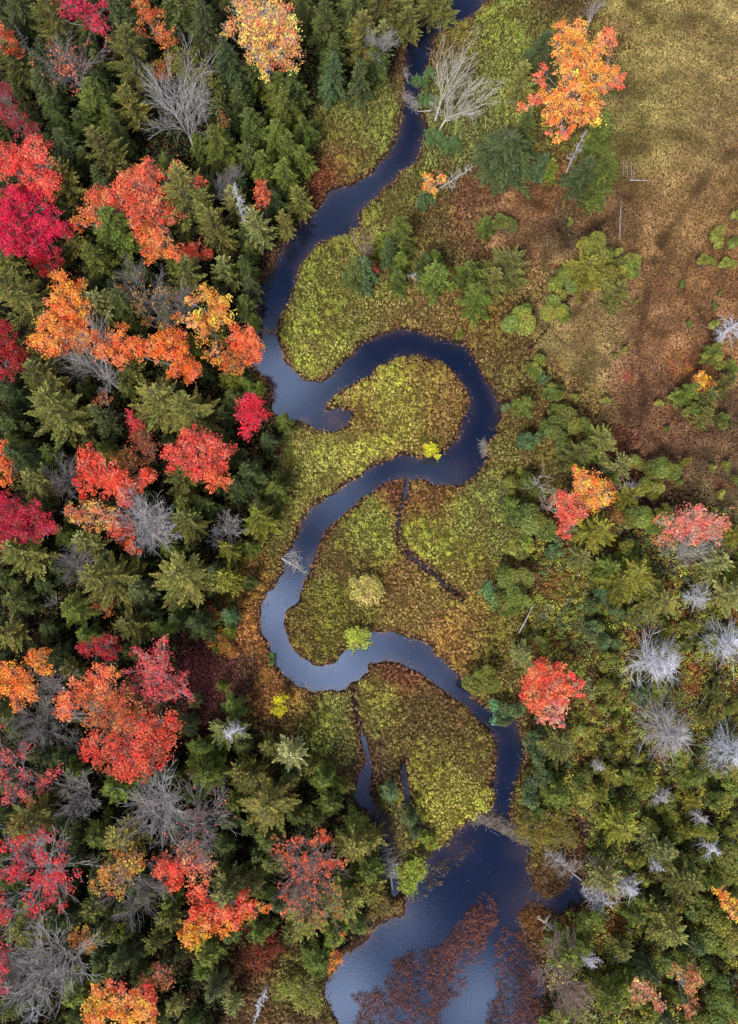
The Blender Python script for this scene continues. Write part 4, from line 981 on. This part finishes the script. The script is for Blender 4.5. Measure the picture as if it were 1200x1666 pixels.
broadleaf(0, 830, Lb((208, 62, 84), '660 690 30;700 730 40;780 680 40;800 720 45;740 780 50;690 820 42;790 800 50;620 790 25;740 850 55;660 870 40;600 880 35;810 870 45;860 840 42;900 820 28;850 900 35;760 920 45;720 900 40;910 880 28;800 630 22;930 920 22', .62), 'pinkish red maple with bare twigs behind the huge red maple', 'pinkish red maple', h=13, fan=1.5, twig=M_TWIG, group=G)
broadleaf(0, 830, Lb((150, 84, 34), '480 450 45;520 490 35;540 460 25', .5), 'small rusty brown sapling between two olive pines', 'small rusty sapling', h=6, group=G)
for (a, b, c, lab, rf) in ((1060, 630, 45, 'ochre bush on the left bank strip', 'ochre bush'), (1110, 690, 35, 'yellow ochre bush below the ochre bush', 'yellow ochre bush'), (1030, 510, 40, 'golden olive bush under the tall star pine', 'golden olive bush')):
    broadleaf(0, 830, Lb((176, 124, 44), '%d %d %d;%d %d %d' % (a, b, c, a + 20, b + 15, c * .7)), lab, rf, h=2.6, leaf=.26, name='bush', cat='bush')
broadleaf(400, 830, Lb((206, 196, 40), '165 940 32;170 970 35;155 990 25;180 925 20'), 'bright yellow sapling below the second bend on the left bank', 'bright yellow sapling', h=4, leaf=.26, name='sapling', cat='sapling')
broadleaf(400, 830, Lb((176, 186, 76), '520 600 35;555 620 40;520 640 35;580 600 30;580 645 25;540 650 30'), 'pale green bush on the bank of the island in the second bend', 'pale green bank bush', h=2.5, leaf=.26, name='bush', cat='bush')
broadleaf(400, 830, Lb((200, 186, 104), '585 350 40;550 380 40;620 370 42;560 420 38;610 430 40;590 390 45;640 400 28;530 350 25', .9), 'round tan yellow shrub alone in the marsh between two bends', 'round tan yellow shrub', h=3, leaf=.24, name='marsh_shrub', cat='shrub')
broadleaf(400, 830, Lb((90, 130, 60), '128 715 20;128 740 16'), 'tiny green bush on the left bank of the second bend', 'tiny green bank bush', h=1.6, leaf=.24, name='bush', cat='bush')
broadleaf(400, 420, Lb((226, 218, 50), '895 920 24;905 945 28;925 955 20;885 950 18;925 925 14'), 'bright yellow bush at the water edge of the first bend', 'bright yellow waterside bush', h=2.4, leaf=.24, name='bush', cat='bush')
broadleaf(400, 830, Lb((108, 150, 96), '1190 390 50;1210 440 40', .8), 'grey green shrub at the right of the marsh', 'grey green shrub', h=3.5, name='bush', cat='bush')
bare(60 / 3, 1246 + 40 / 3, 100, 'bare tree with scattered pink leaves at the left edge', 'bare tree with pink leaves', h=11, mat=M_TWIGD, leaves=[(220, 70, 80), (230, 100, 90)], nleaf=700, limbs=9)
broadleaf(0, 1246, Lb((224, 74, 82), '100 130 30;130 150 24;240 50 35;280 30 30;210 80 24', .45), 'sprays of pink leaves on a thin maple at the left', 'thin pink sprayed maple', h=10, fan=1, twig=M_TWIGD, group=G)
bare(400 / 3, 1246 + 130 / 3, 62, 'bare grey tree below the huge red maple', 'bare tree below the huge maple', h=10, mat=M_TWIG, vert=.4)
bare(775 / 3, 1246 + 175 / 3, 80, 'bare grey tree fanning upward right of centre left', 'fanned bare grey tree', h=12, mat=M_TWIG, vert=.75)
bare(965 / 3, 1246 + 270 / 3, 90, 'bare purplish grey tree above the peach maple', 'bare purplish grey tree', h=12, mat=M_TWIGD, leaves=[(200, 100, 90)], nleaf=110, vert=.6)
bare(165 / 3, 1246 + 530 / 3, 175, 'wide half bare maple with scattered crimson leaves at the lower left', 'wide half bare crimson maple', h=14, mat=M_TWIG, thick=1.3, leaves=[(225, 55, 75), (200, 50, 60), (235, 90, 80)], nleaf=2600, limbs=12, vert=.4)
broadleaf(0, 1246, Lb((196, 150, 50), '590 460 50;660 440 40;680 480 35;520 500 42;520 540 42;460 580 32;540 580 42;580 620 32;600 530 50;620 490 42', .6), 'ochre yellow maple behind a fan of grey branches', 'ochre yellow maple', h=12, fan=1, twig=M_TWIG, group=G)
bare(690 / 3, 1246 + 610 / 3, 90, 'dark grey bare tree below the ochre yellow maple', 'dark bare tree by ochre maple', h=11, mat=M_TWIGD, limbs=10)
broadleaf(0, 1246, Lb((236, 66, 56), '780 480 40;820 460 42;850 490 42;790 530 35;830 550 45;870 560 32;870 520 35;840 590 25', 1.0) + Lb((238, 110, 60), '870 580 20'), 'bright red maple touching a peach half bare maple', 'bright red maple', h=12, group=G)
broadleaf(0, 1246, Lb((240, 146, 108), '890 420 40;950 400 42;980 440 40;920 470 45;990 480 35;940 520 35;1020 500 30;880 470 30;1010 540 28', .5), 'peach half bare maple with pale twigs', 'peach half bare maple', h=11, fan=1.6, twig=M_TWIG, group=G)
broadleaf(0, 1246, Lb((240, 82, 58), '980 600 35;940 620 38;960 670 42;1000 700 42;950 730 35;1020 730 42;1060 720 42;1100 720 38;1140 740 42;1180 690 42;1190 640 30;1210 700 30;1160 770 30') + Lb((248, 146, 48), '1060 780 40;1000 780 38;1120 785 30;1180 740 32;930 770 30') + Lb((232, 166, 36), '910 820 40;950 830 48;980 800 35;930 850 35;900 770 24'), 'red and gold maple wrapped round the pale pine', 'red and gold maple', h=12, group=G)
broadleaf(0, 1246, Lb((206, 146, 60), '380 840 40;430 850 38;440 890 32;420 800 20;360 820 24', .85), 'small golden maple left of the bottom bare trees', 'small golden maple', h=9, group=G)
bare(260 / 3, 1246 + 960 / 3, 115, 'large bare grey tree with drooping fan at the bottom left', 'large bottom bare tree', h=14, mat=M_TWIG, thick=1.2, limbs=11)
bare(80 / 3, 1246 + 950 / 3, 70, 'bluish bare tree beside the large bottom bare tree', 'bluish bare tree', h=11, mat=M_TWIGD)
broadleaf(0, 1246, Lb((212, 56, 72), '10 920 35;20 970 30;0 1000 45;15 1090 32;-20 940 40', .9), 'pinkish red maple cut by the left edge near the bottom', 'bottom left pinkish maple', h=11, group=G)
bare(160 / 3, 1246 + 1215 / 3, 60, 'gnarled white bare bush in the bottom left corner', 'gnarled white bush', h=6, mat=M_SILVER, kids=(3, 3, 2), limbs=5, thick=1.0)
broadleaf(0, 1246, Lb((246, 164, 64), '480 1110 42;450 1160 42;440 1210 42;540 1160 50;500 1230 45;560 1220 45;640 1140 42;630 1200 50;690 1180 45;710 1230 45;620 1250 40;520 1100 30') + Lb((232, 84, 66), '560 1070 38;590 1100 25;520 1060 20;720 1110 38;750 1150 28;700 1090 22;740 1200 30;650 1100 25', .9), 'yellow orange maple with red tips at the bottom edge', 'yellow and red bottom maple', h=12, group=G)
broadleaf(0, 1246, Lb((164, 96, 50), '790 1010 42;830 1040 28;750 1030 35;710 1060 30;770 980 24;800 1060 30', .6), 'thin brown orange tree above the bottom edge maple', 'thin brown orange tree', h=9, fan=1, group=G)
bare(305 / 3 + 400, 1246 + 540 / 3, 105, 'half bare maple with orange red sprays near the pond', 'half bare orange sprayed maple', h=13, mat=M_PINKTW, thick=1.1, vert=.6, limbs=10, leaves=[(222, 92, 58), (230, 110, 60)], nleaf=500)
broadleaf(400, 1246, Lb((226, 88, 50), '380 340 28;330 370 24;380 370 26;270 360 18;280 450 24;290 480 22;350 480 32;400 470 28;440 490 26;470 470 18;210 440 14;240 520 14;260 560 12;400 520 18;170 640 10;190 710 14', .9), 'sprays of orange red leaves at the top of a bare maple', 'orange leaf sprays', h=12.5, fan=.3, group=G)
broadleaf(400, 1246, Lb((126, 58, 30), '100 880 45;140 860 35;60 920 42;110 930 42;30 960 35;80 980 30;160 890 25', .8), 'rust brown thicket at the foot of the bottom pines', 'rust brown thicket', h=4, name='bush', cat='bush')
broadleaf(400, 1246, Lb((222, 128, 44), '40 690 30;80 700 25;110 690 18;20 720 28;-5 680 20', .7), 'small orange tree right of the red and gold maple', 'small orange tree', h=8, group=G)
broadleaf(400, 1246, Lb((206, 128, 46), '430 910 22;440 950 28;420 990 20;455 930 18;405 975 14'), 'orange yellow bush on the pond bank', 'orange pond bank bush', h=3, leaf=.26, name='bush', cat='bush')
broadleaf(400, 1246, Lb((150, 150, 70), '300 1090 45;340 1130 42;260 1150 42;320 1170 42;200 1070 42;230 1110 35;170 1120 30;250 1060 30', .8), 'olive yellow willow thicket at the bottom of the left bank', 'olive willow thicket', h=3.2, leaf=.24, name='willow_thicket', cat='bush')
broadleaf(400, 1246, Lb((130, 110, 56), '640 680 40;690 690 40;610 720 35;740 700 24;660 640 32;570 790 28;590 810 24', .8), 'brown olive bush hanging over the pond', 'brown olive bush', h=3, leaf=.24, name='bush', cat='bush')
broadleaf(400, 1246, Lb((158, 172, 66), '790 500 40;830 480 38;850 520 35;800 550 42;780 590 32;820 590 28;840 540 30;760 540 25'), 'yellow green bush at the pond edge', 'yellow green pond bush', h=2.8, leaf=.26, name='bush', cat='bush')
broadleaf(400, 1246, Lb((140, 176, 56), '870 350 24;890 370 25;910 395 22;850 345 16'), 'lime green bush where the dam meets the marsh', 'lime green bush', h=2.0, leaf=.24, name='bush', cat='bush')
# right side
broadleaf(800, 0, Lb((255, 166, 66), '360 160 50;420 150 45;340 130 30;310 200 32;400 210 60;460 230 45;330 270 40;400 290 60;470 300 60;530 250 45;520 200 30;370 350 60;440 380 65;510 350 55;570 370 45;540 430 50;460 460 60;380 450 55;310 480 45;260 480 38;290 540 50;350 530 50;430 540 50;490 530 45;500 580 35;300 590 40;400 590 28;340 640 28;320 680 25;390 630 24;450 590 28')
  + Lb((246, 116, 84), '570 180 35;580 150 22;590 210 25;250 340 28;215 385 22;240 400 20;600 410 30;630 400 22;640 370 16;200 490 32;150 520 24;350 660 28;280 650 18;250 420 20'), 'big bright orange maple standing at the edge of the open meadow', 'big meadow maple', h=12, fan=.4, group=G)
bare(800 + 490 / 3, 70 / 3, 36, 'thin grey dead tree just above the big meadow maple', 'thin grey tree above meadow maple', h=8, mat=M_TWIG, kids=(3, 3, 2), limbs=5)
snag(800 + 360 / 3, 850 / 3, 22, 'grey dead trunk leaning up below the big meadow maple', 'leaning dead trunk', lie=(800 + 460 / 3, 640 / 3, 6.0), mat=M_TWIG, n=46)
snag(800 + 80 / 3, 510 / 3, 16, 'small grey fallen branch left of the big meadow maple', 'small fallen branch', lie=(800 + 130 / 3, 480 / 3, 1.5), mat=M_TWIG, n=18)
bare(744, 160, 104, 'pale leafless birch with many fanned branches beside the upper river', 'fanned pale birch', h=9, mat=M_BIRCH, name='bare_birch', cat='birch tree', lean=(4.5, 4.0), thick=1.3, vert=.42, limbs=9)
bare(728, 128, 62, 'pale birch with forked trunk leaning off the upper river bank', 'forked pale birch', h=10, mat=M_BIRCH, name='bare_birch', cat='birch tree', lean=(2.2, 3.5), thick=1.3, kids=(3, 3, 3), limbs=5, vert=.8)
for (a, b, c, lab, rf) in ((845, 390, 50, 'blue green bush in the upper river shallows', 'blue green shallows bush'), (890, 350, 35, 'grey green bush above the shallows bush', 'upper grey green bush'), (880, 480, 50, 'blue green bush at the feet of the forked birch', 'bush at the forked birch'), (915, 660, 55, 'grey green bush below the two pale birches', 'bush below the birches'), (990, 700, 55, 'grey green shrub patch below the fanned birch', 'shrub patch below birch'), (880, 970, 42, 'blue green bush under the small birch with yellow leaves', 'bush under small birch')):
    broadleaf(400, 0, Lb((96, 126, 70), '%d %d %d;%d %d %d;%d %d %d' % (a, b, c * .7, a + c * .5, b + c * .3, c * .55, a - c * .4, b + c * .4, c * .5), .9), lab, rf, h=2.6, leaf=.26, name='bush', cat='bush')
broadleaf(400, 0, Lb((244, 160, 56), '890 880 30;900 910 35;915 930 22;950 860 20;960 880 20;870 860 16', .6), 'small birch with orange yellow leaves below the upper river bend', 'small orange birch', h=6, fan=1, twig=M_BIRCH, name='birch_tree', cat='birch tree')
snag(400 + 920 / 3, 940 / 3, 30, 'white fallen birch stretching right of the small orange birch', 'white fallen birch', lie=(400 + 1110 / 3, 820 / 3, 2.0), mat=M_BIRCH, n=34, name='fallen_birch')
snag(400 + 900 / 3, 545 / 3, 8, 'short broken log poking over the upper river', 'short broken log', lie=(400 + 835 / 3, 550 / 3, 1.2), mat=M_BIRCH, n=5, name='fallen_log')
bare(400 + 590 / 3, 1215 / 3, 40, 'pinkish bare bush between green firs', 'pinkish bare bush', h=6, mat=M_PINKTW, kids=(4, 3, 3), limbs=6, name='bare_shrub', cat='bare shrub')
broadleaf(400, 420, Lb((196, 72, 56), '620 45 22;640 60 16', .8), 'small red sapling at the pinkish bare bush', 'small red sapling', h=5, name='sapling', cat='sapling')
snag(400 + 955 / 3, 420 + 95 / 3, 22, 'white birch fallen across green bushes', 'white birch across bushes', lie=(400 + 770 / 3, 420 + 90 / 3, 2.2), mat=M_SILVER, n=44, name='fallen_birch')
snag(800 + 670 / 3, 885 / 3, 3, 'thin pale log lying in the meadow', 'thin meadow log', lie=(800 + 780 / 3, 890 / 3, .5), mat=M_TWIG, n=3, name='fallen_log', thick=.7)
snag(800 + 622 / 3, 1165 / 3, 6, 'tall thin dead pole standing below the meadow log', 'thin dead pole', lie=(800 + 628 / 3, 975 / 3, 3.5), mat=M_TWIGD, n=26, name='dead_pole', thick=.7)
for k, (a, b, c, d_) in enumerate(((640, 860, 640, 790), (660, 870, 655, 800), (675, 880, 680, 800), (690, 870, 692, 805))):
    snag(800 + a / 3, b / 3, 2, ['first', 'second', 'third', 'fourth'][k] + ' thin dead stalk from the left above the meadow log', 'dead stalk', lie=(800 + c / 3, d_ / 3, 1.6), mat=M_TWIGD, n=2, name='dead_stalk', thick=.35)
snag(1200, 420 + 318 / 3, 60, 'white dead tree leaning left at the right edge', 'white dead tree at the right edge', lie=(800 + 1090 / 3, 420 + 400 / 3, 2.5), mat=M_SILVER, n=50)
broadleaf(800, 420, Lb((248, 176, 44), '1010 580 25;1040 600 30;1020 630 28;1060 610 25;990 600 18;1035 650 18;1025 565 12', .9), 'bright golden sapling in the right shrubs', 'bright golden sapling', h=5, leaf=.26, name='sapling', cat='sapling')
for (a, b, c, col, lab, rf) in ((310, 950, 22, (132, 54, 36), 'dark rusty tuft at the left of the heath', 'dark rusty tuft'), (650, 580, 34, (168, 86, 64), 'salmon brown heath mound in the open meadow', 'salmon heath mound'), (920, 520, 50, (168, 100, 44), 'orange brown heath mound near the right shrubs', 'orange heath mound'), (1120, 1110, 50, (142, 62, 46), 'rusty red heath mound near the right edge', 'rusty heath mound')):
    broadleaf(800, 420 if lab[0] != 'd' else 120, Lb(col, '%d %d %d;%d %d %d' % (a, b, c, a + c * .5, b + c * .4, c * .6), .7), lab, rf, h=1.0, leaf=.22, name='heath_mound', cat='shrub')
broadleaf(800, 420, Lb((250, 170, 58), '430 1060 42;410 1040 24;460 1090 45;500 1110 50;550 1120 42;500 1160 50;450 1150 45;560 1170 32;530 1200 35;480 1210 35;420 1110 38', .85) + Lb((238, 96, 76), '390 1170 42;350 1170 32;330 1200 32;400 1220 42;360 1240 38;430 1250 38;370 1290 35;350 1330 32;370 1360 22;440 1230 24;350 1140 20', .85), 'yellow and coral maple with white branches right of the river', 'yellow and coral maple', h=10, fan=1.6, twig=M_BIRCH, group=G)
bare(800 + 235 / 3, 420 + 1090 / 3, 56, 'white bare branches left of the yellow and coral maple', 'white bare branches', h=8, mat=M_BIRCH, kids=(3, 3, 2), limbs=5)
bare(800 + 300 / 3, 420 + 1210 / 3, 50, 'pale bare tree below the white bare branches', 'pale bare tree by coral maple', h=8, mat=M_BIRCH, kids=(4, 4, 3), limbs=6, leaves=[(236, 100, 80)], nleaf=60)
broadleaf(800, 830, Lb((236, 132, 118), '880 60 45;930 50 50;990 20 45;1020 60 50;970 90 55;1070 50 50;1110 70 38;1060 110 45;900 110 45;1000 130 42;1090 130 35;1010 -10 28;1130 60 25') + Lb((224, 96, 84), '820 150 32 .5;800 50 18 .5;860 160 28 .5;850 100 25 .6', .5), 'pink maple with pale twigs at the right', 'pink maple', h=10, fan=2, twig=M_BIRCH, dens=.62, group=G)
bare(800 + 940 / 3, 830 + 210 / 3, 75, 'pale bare tree under the pink maple', 'bare tree under the pink maple', h=8, mat=M_TWIG, kids=(5, 4, 3), limbs=8)
broadleaf(800, 830, Lb((246, 106, 72), '200 800 45;180 850 38;260 770 42;310 790 42;340 820 32;250 830 55;310 860 50;200 900 45;270 910 50;340 880 45;350 930 38;220 960 42;240 760 20;370 870 25') + Lb((238, 70, 70), '390 820 28;420 850 28;420 900 25;400 880 22;390 810 20') + Lb((232, 150, 130), '300 950 40 .5;340 970 35 .5;260 1000 35 .5;310 1020 35 .5;230 1020 28 .5;350 1050 20 .5', .5), 'round coral maple at the right river bank', 'round coral riverbank maple', h=10, fan=.8, twig=M_TWIG, group=G)
snag(1030, 1077, 92, 'big white dead spruce with spiky branches at the right', 'big white spiky dead spruce', lie=(1094, 1080, 9.5), n=125, thick=1.5, r_low=.4)
snag(1050, 1178, 108, 'big lavender grey dead spruce below the white one', 'lavender grey dead spruce', lie=(1108, 1198, 8.5), n=125, mat=M_TWIG, thick=1.4, r_low=.4)
snag(1142, 1051, 74, 'dead tree with a thick trunk leaning to the right edge', 'thick leaning dead tree', lie=(1198, 1040, 6), n=90, thick=1.7)
snag(1160, 1212, 76, 'dead grey tree at the right edge below the leaning one', 'lower dead tree at right edge', lie=(1205, 1232, 8), n=120, mat=M_SILVER)
snag(1152, 975, 44, 'dead grey tree with branches spread left', 'dead tree spread left', lie=(1110, 972, 4), n=70, mat=M_SILVER)
snag(843, 830 + 600 / 3, 8, 'leaning grey snag above the pale fir', 'leaning grey snag', lie=(867, 983, 3), n=8, mat=M_TWIG, name='dead_pole')
snag(1121, 830 + 1030 / 3, 3, 'pale pole leaning beside the lavender grey dead spruce', 'pale leaning pole', lie=(1146, 1130, 2), n=2, mat=M_TWIG, name='dead_pole', thick=.9)
snag(1110, 1055, 5, 'thin fallen twiggy log right of the white dead spruce', 'thin twiggy log', lie=(1130, 1008, 1.0), n=8, mat=M_PINKTW, name='fallen_log', thick=.8)
for (x, y, dd, lab, m_) in ((1023, 795, 36, 'small grey dead fir above the pink maple', M_TWIG), (975, 1247, 22, 'tiny grey dead fir in the lower right scrub', M_TWIG), (1078, 1297, 34, 'small grey dead fir in yellow scrub', M_TWIG), (1140, 1330, 26, 'little grey dead fir below the small one', M_TWIG), (1157, 1382, 44, 'silver dead fir near the right edge', M_SILVER), (1026, 1444, 46, 'silver dead fir right of the fallen spruces', M_SILVER), (1072, 1411, 22, 'tiny silver dead fir in the lower right woods', M_SILVER), (961, 1563, 34, 'white dead fir beside the green fir at the pond', M_SILVER), (985, 1435, 62, 'pale dead fir standing behind the fallen spruces', M_TWIG), (420, 1643, 16, 'tiny white dead sapling at the bottom centre', M_SILVER), (1172, 1255, 26, 'grey dead top in the right scrub', M_TWIG), (376, 1193, 34, 'whitish dead top of a spruce in the lower left forest', M_SILVER), (388, 325, 26, 'whitish bare spruce top by the upper river', M_SILVER)):
    snag(x, y, dd, lab, lab.split(' in ')[0].split(' near ')[0].split(' by ')[0], h=6 if x > 600 else 14.5, n=46, mat=m_, name='dead_fir')
snag(1000 / 1 + 35 / 3 + 0, 1246 + 960 / 3, 30, 'grey fallen spruce in the lower right thicket', 'fallen spruce in thicket', lie=(800 + 610 / 3, 1246 + 870 / 3, 1.2), n=50, mat=M_TWIG, name='fallen_spruce')
snag(800 + 440 / 3, 1246 + 560 / 3, 44, 'fallen birch with its crown toward the pond', 'fallen birch by the pond', lie=(800 + 255 / 3, 1246 + 410 / 3, 1.4), n=60, mat=M_TWIG, thick=.8, name='fallen_birch')
snag(800 + 590 / 3, 1246 + 690 / 3, 52, 'silver fallen spruce pointing at the side channel', 'silver fallen spruce', lie=(800 + 440 / 3, 1246 + 590 / 3, 1.2), n=90, mat=M_SILVER, name='fallen_spruce')
snag(800 + 310 / 3, 1246 + 810 / 3, 24, 'pale dead branch over brown brush in the pond', 'pale dead branch in pond', lie=(800 + 220 / 3, 1246 + 730 / 3, 1.4), n=18, mat=M_BIRCH, name='dead_branch')
snag(400 + 715 / 3, 1246 + 610 / 3, 34, 'dark blue grey dead spruce lying in the wet channel', 'dead spruce in the wet channel', lie=(400 + 685 / 3, 1246 + 380 / 3, 1.0), n=90, mat=M_TWIG, name='fallen_spruce')
bare(912, 1592, 100, 'wide maroon grey bare tree by the bottom of the pond', 'maroon bare tree', h=10, mat=M_PINKTW, limbs=10, vert=.45)
broadleaf(800, 1246, Lb((210, 150, 106), '700 1060 32;740 1100 42;780 1110 32;720 1130 32;800 1150 35;830 1180 24;690 1110 25', .6), 'peach orange thin tree in the bottom right woods', 'peach bottom right tree', h=9, fan=1.2, twig=M_TWIG, group=G)
broadleaf(800, 1246, Lb((188, 124, 76), '910 1010 35;970 1000 35;950 1060 42;1000 1050 32;980 1090 28;940 1180 28;990 1150 24;960 1210 24', .55), 'rusty orange thin tree in the bottom right corner woods', 'rusty bottom right tree', h=9, fan=1.2, twig=M_TWIGD, group=G)
broadleaf(800, 1246, Lb((236, 164, 56), '1100 595 25;1130 620 32;1150 660 32;1180 690 28;1150 700 24;1190 730 28', .9), 'golden maple at the right edge near the bottom', 'golden maple at the right edge', h=8, group=G)
broadleaf(800, 1246, Lb((136, 120, 50), '180 300 70;260 280 65;330 270 55;220 350 60;300 340 55;370 330 50;390 380 32;180 240 35', .7), 'olive and brown alder thicket east of the beaver dam', 'alder thicket by the dam', h=2.4, leaf=.24, name='alder_thicket', cat='bush')
broadleaf(800, 830, Lb((124, 170, 120), '20 950 30;40 990 30;60 1020 25;15 1020 22;10 930 20'), 'teal bush hanging over the lower river', 'teal river bush', h=2.6, leaf=.26, name='bush', cat='bush')
bare(614, 70, 36, 'grey twiggy tree among the top centre pines', 'grey twiggy tree at the top', h=10, mat=M_TWIG)

# ------------------------------------------------------------------ beaver dam and driftwood
def stick_pile(name, label, ref, cat, path, width, n, h=.7, mud=True, slen=1.6, mat=None, group=None):
    """path: photo points along the pile; sticks heaped on a low mud bank"""
    P = [np.array(at(a, b, 0)[0]) for a, b in path]
    seg = [np.linalg.norm(P[i + 1] - P[i]) for i in range(len(P) - 1)]; tot = sum(seg)
    mid = sum(P) / len(P)
    root = root_at(name, mid[0], mid[1], 0)
    def pt(u):
        u *= tot
        for i, s in enumerate(seg):
            if u <= s or i == len(seg) - 1: return P[i] + (P[i + 1] - P[i]) * min(1, u / s), (P[i + 1] - P[i]) / s
            u -= s
    S = Segs()
    for _ in range(n):
        c, d_ = pt(random.random()); nrm = np.array([-d_[1], d_[0], 0])
        off = random.gauss(0, width * .42)
        zz = h * max(.1, 1 - abs(off) / width) * random.uniform(.3, 1.15)
        c = c - mid + nrm * off + np.array([0, 0, zz + .02])
        a = random.gauss(0, 1.1) + math.atan2(nrm[1], nrm[0])
        l = slen * random.uniform(.4, 1.4)
        e = np.array([math.cos(a), math.sin(a), random.gauss(0, .12)]) * l / 2
        S.path(curve(c - e, c + e, .04, 2), .045, .02)
    obj('sticks', S.mesh('sticks', mat or M_STICK), root)
    if mud:
        nu = 24; nv = 7; V = []
        for i in range(nu):
            c, d_ = pt(i / (nu - 1)); nrm = np.array([-d_[1], d_[0], 0])
            for j in range(nv):
                v = (j / (nv - 1) - .5) * 2
                q_ = c - mid + nrm * v * width * random.uniform(.85, 1.1)
                V.append((q_[0], q_[1], (1 - v * v) * h * random.uniform(.6, .85) - .2))
        Fm = [(i * nv + j, i * nv + j + 1, (i + 1) * nv + j + 1, (i + 1) * nv + j) for i in range(nu - 1) for j in range(nv - 1)]
        obj('mud_bank', mesh_np('mud_bank', V, Fm, None, (M_MUD,), smooth=True), root)
    mp = path[len(path) // 2]
    note(root, mp[0], mp[1], None, cat, group, ref, label)
stick_pile('beaver_dam', 'beaver dam of grey peeled sticks holding back the bottom pond', 'beaver dam', 'beaver dam', [(764, 1330), (782, 1328), (800, 1334), (822, 1344), (842, 1353), (864, 1366)], 1.35, 260, .75, True, 1.25)
stick_pile('driftwood', 'strip of driftwood and debris across the narrows on the left', 'debris strip', 'driftwood', [(402, 543), (420, 538), (440, 539), (453, 540)], .6, 120, .25, False, 1.0)
stick_pile('driftwood', 'pile of pale driftwood on the outer bank of the first bend', 'driftwood on the outer bank', 'driftwood', [(781, 722), (788, 722), (788, 742)], .5, 50, .5, False, 1.4, M_TWIGD)
stick_pile('brush_pile', 'tangle of bare branches lying in the upper river by the birches', 'branch tangle in the upper river', 'brush pile', [(656, 150), (668, 168), (680, 175)], .9, 90, .35, False, 2.2, M_TWIGD)
stick_pile('brush_pile', 'grey branches trailing in the upper river left of the bushes', 'trailing grey branches', 'brush pile', [(656, 110), (660, 128)], .4, 26, .3, False, 2.4, M_TWIGD)
snag(458, 908, 20, 'dead log lying across the narrow second bend', 'log across the river', lie=(502, 934, .5), n=34, mat=M_TWIG, name='fallen_log', thick=.9)
stick_pile('driftwood', 'loose sticks at the bank by the log across the river', 'loose sticks', 'driftwood', [(470, 900), (486, 918)], .9, 22, .2, False, 2.4, M_TWIG)

# ------------------------------------------------------------------ more conifers in the gaps of the forest
def world_r(o): return o
taken = list(CONIF)
for th in THINGS:
    if th['desc'] is None and th['o'].type == 'EMPTY':
        taken.append((th['o'].location.x, th['o'].location.y, 1.6))
X, Y = jitter_grid(-80, 12, -58, 145, 4.4)
cnt = 0
for x, y in zip(X, Y):
    px, py = to_px(x, y, 5.0)
    if not (-48 < px < 1225 and -45 < py < 1712): continue
    if not inside(FOREST_W, np.array([x]), np.array([y]))[0]: continue
    gpx, gpy = to_px(x, y, 0)
    if 295 < gpx < 400 and 1040 < gpy < 1190: continue
    if 380 < gpx < 560 and 1540 < gpy: continue
    if float(shore(np.array([x]), np.array([y]))[0]) < 1.6: continue
    if any((x - a) ** 2 + (y - b) ** 2 < (max(2.0, r * .8)) ** 2 for a, b, r in taken): continue
    _, s = at(px, py, 5)
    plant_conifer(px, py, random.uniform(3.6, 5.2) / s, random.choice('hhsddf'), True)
    taken.append((x, y, 2.3)); cnt += 1
print('fillers', cnt, 'conifers', len(CONIF))

# ------------------------------------------------------------------ labels that single each thing out
refs = [t_ for t_ in THINGS if t_['ref'] and t_['ref'] not in ('dead stalk',)]
def direction(dx, dy):
    a = math.degrees(math.atan2(-dy, dx)) % 360
    return ['right of', 'up and right of', 'above', 'up and left of', 'left of', 'down and left of', 'below', 'down and right of'][int((a + 22.5) // 45) % 8]
used = {}
for t_ in THINGS:
    if t_['label']: used[t_['label']] = 1
ORD = ['nearest', 'second nearest', 'third nearest', 'fourth nearest', 'fifth nearest', 'sixth nearest']
def article(rf):
    return 'the ' + rf
for t_ in sorted([q for q in THINGS if not q['label']], key=lambda q: (q['py'], q['px'])):
    near = sorted(refs, key=lambda q: (q['px'] - t_['px']) ** 2 + (q['py'] - t_['py']) ** 2)[:7]
    cands = []
    for i in range(len(near)):
        r1 = near[i]; dd = math.hypot(r1['px'] - t_['px'], r1['py'] - t_['py'])
        w = 'just ' if dd < 45 else 'well ' if dd > 110 else ''
        cands.append('%s %s%s the %s' % (t_['desc'], w, direction(t_['px'] - r1['px'], t_['py'] - r1['py']), r1['ref']))
    for i in range(len(near)):
        for j in range(i + 1, len(near)):
            r1, r2 = near[i], near[j]
            cands.append('%s %s the %s, %s the %s' % (t_['desc'], direction(t_['px'] - r1['px'], t_['py'] - r1['py']), r1['ref'], direction(t_['px'] - r2['px'], t_['py'] - r2['py']), r2['ref']))
    lab = next((c for c in cands if len(c.split()) <= 16 and c not in used), None)
    if lab is None:
        lab = next((c for c in cands if c not in used), cands[0])
    used[lab] = 1; t_['label'] = lab
dups = 0
for t_ in THINGS:
    t_['o']['label'] = t_['label']; t_['o']['category'] = t_['cat']
    if t_['group']: t_['o']['group'] = t_['group']
print('things', len(THINGS), 'unique', len({q['label'] for q in THINGS}))
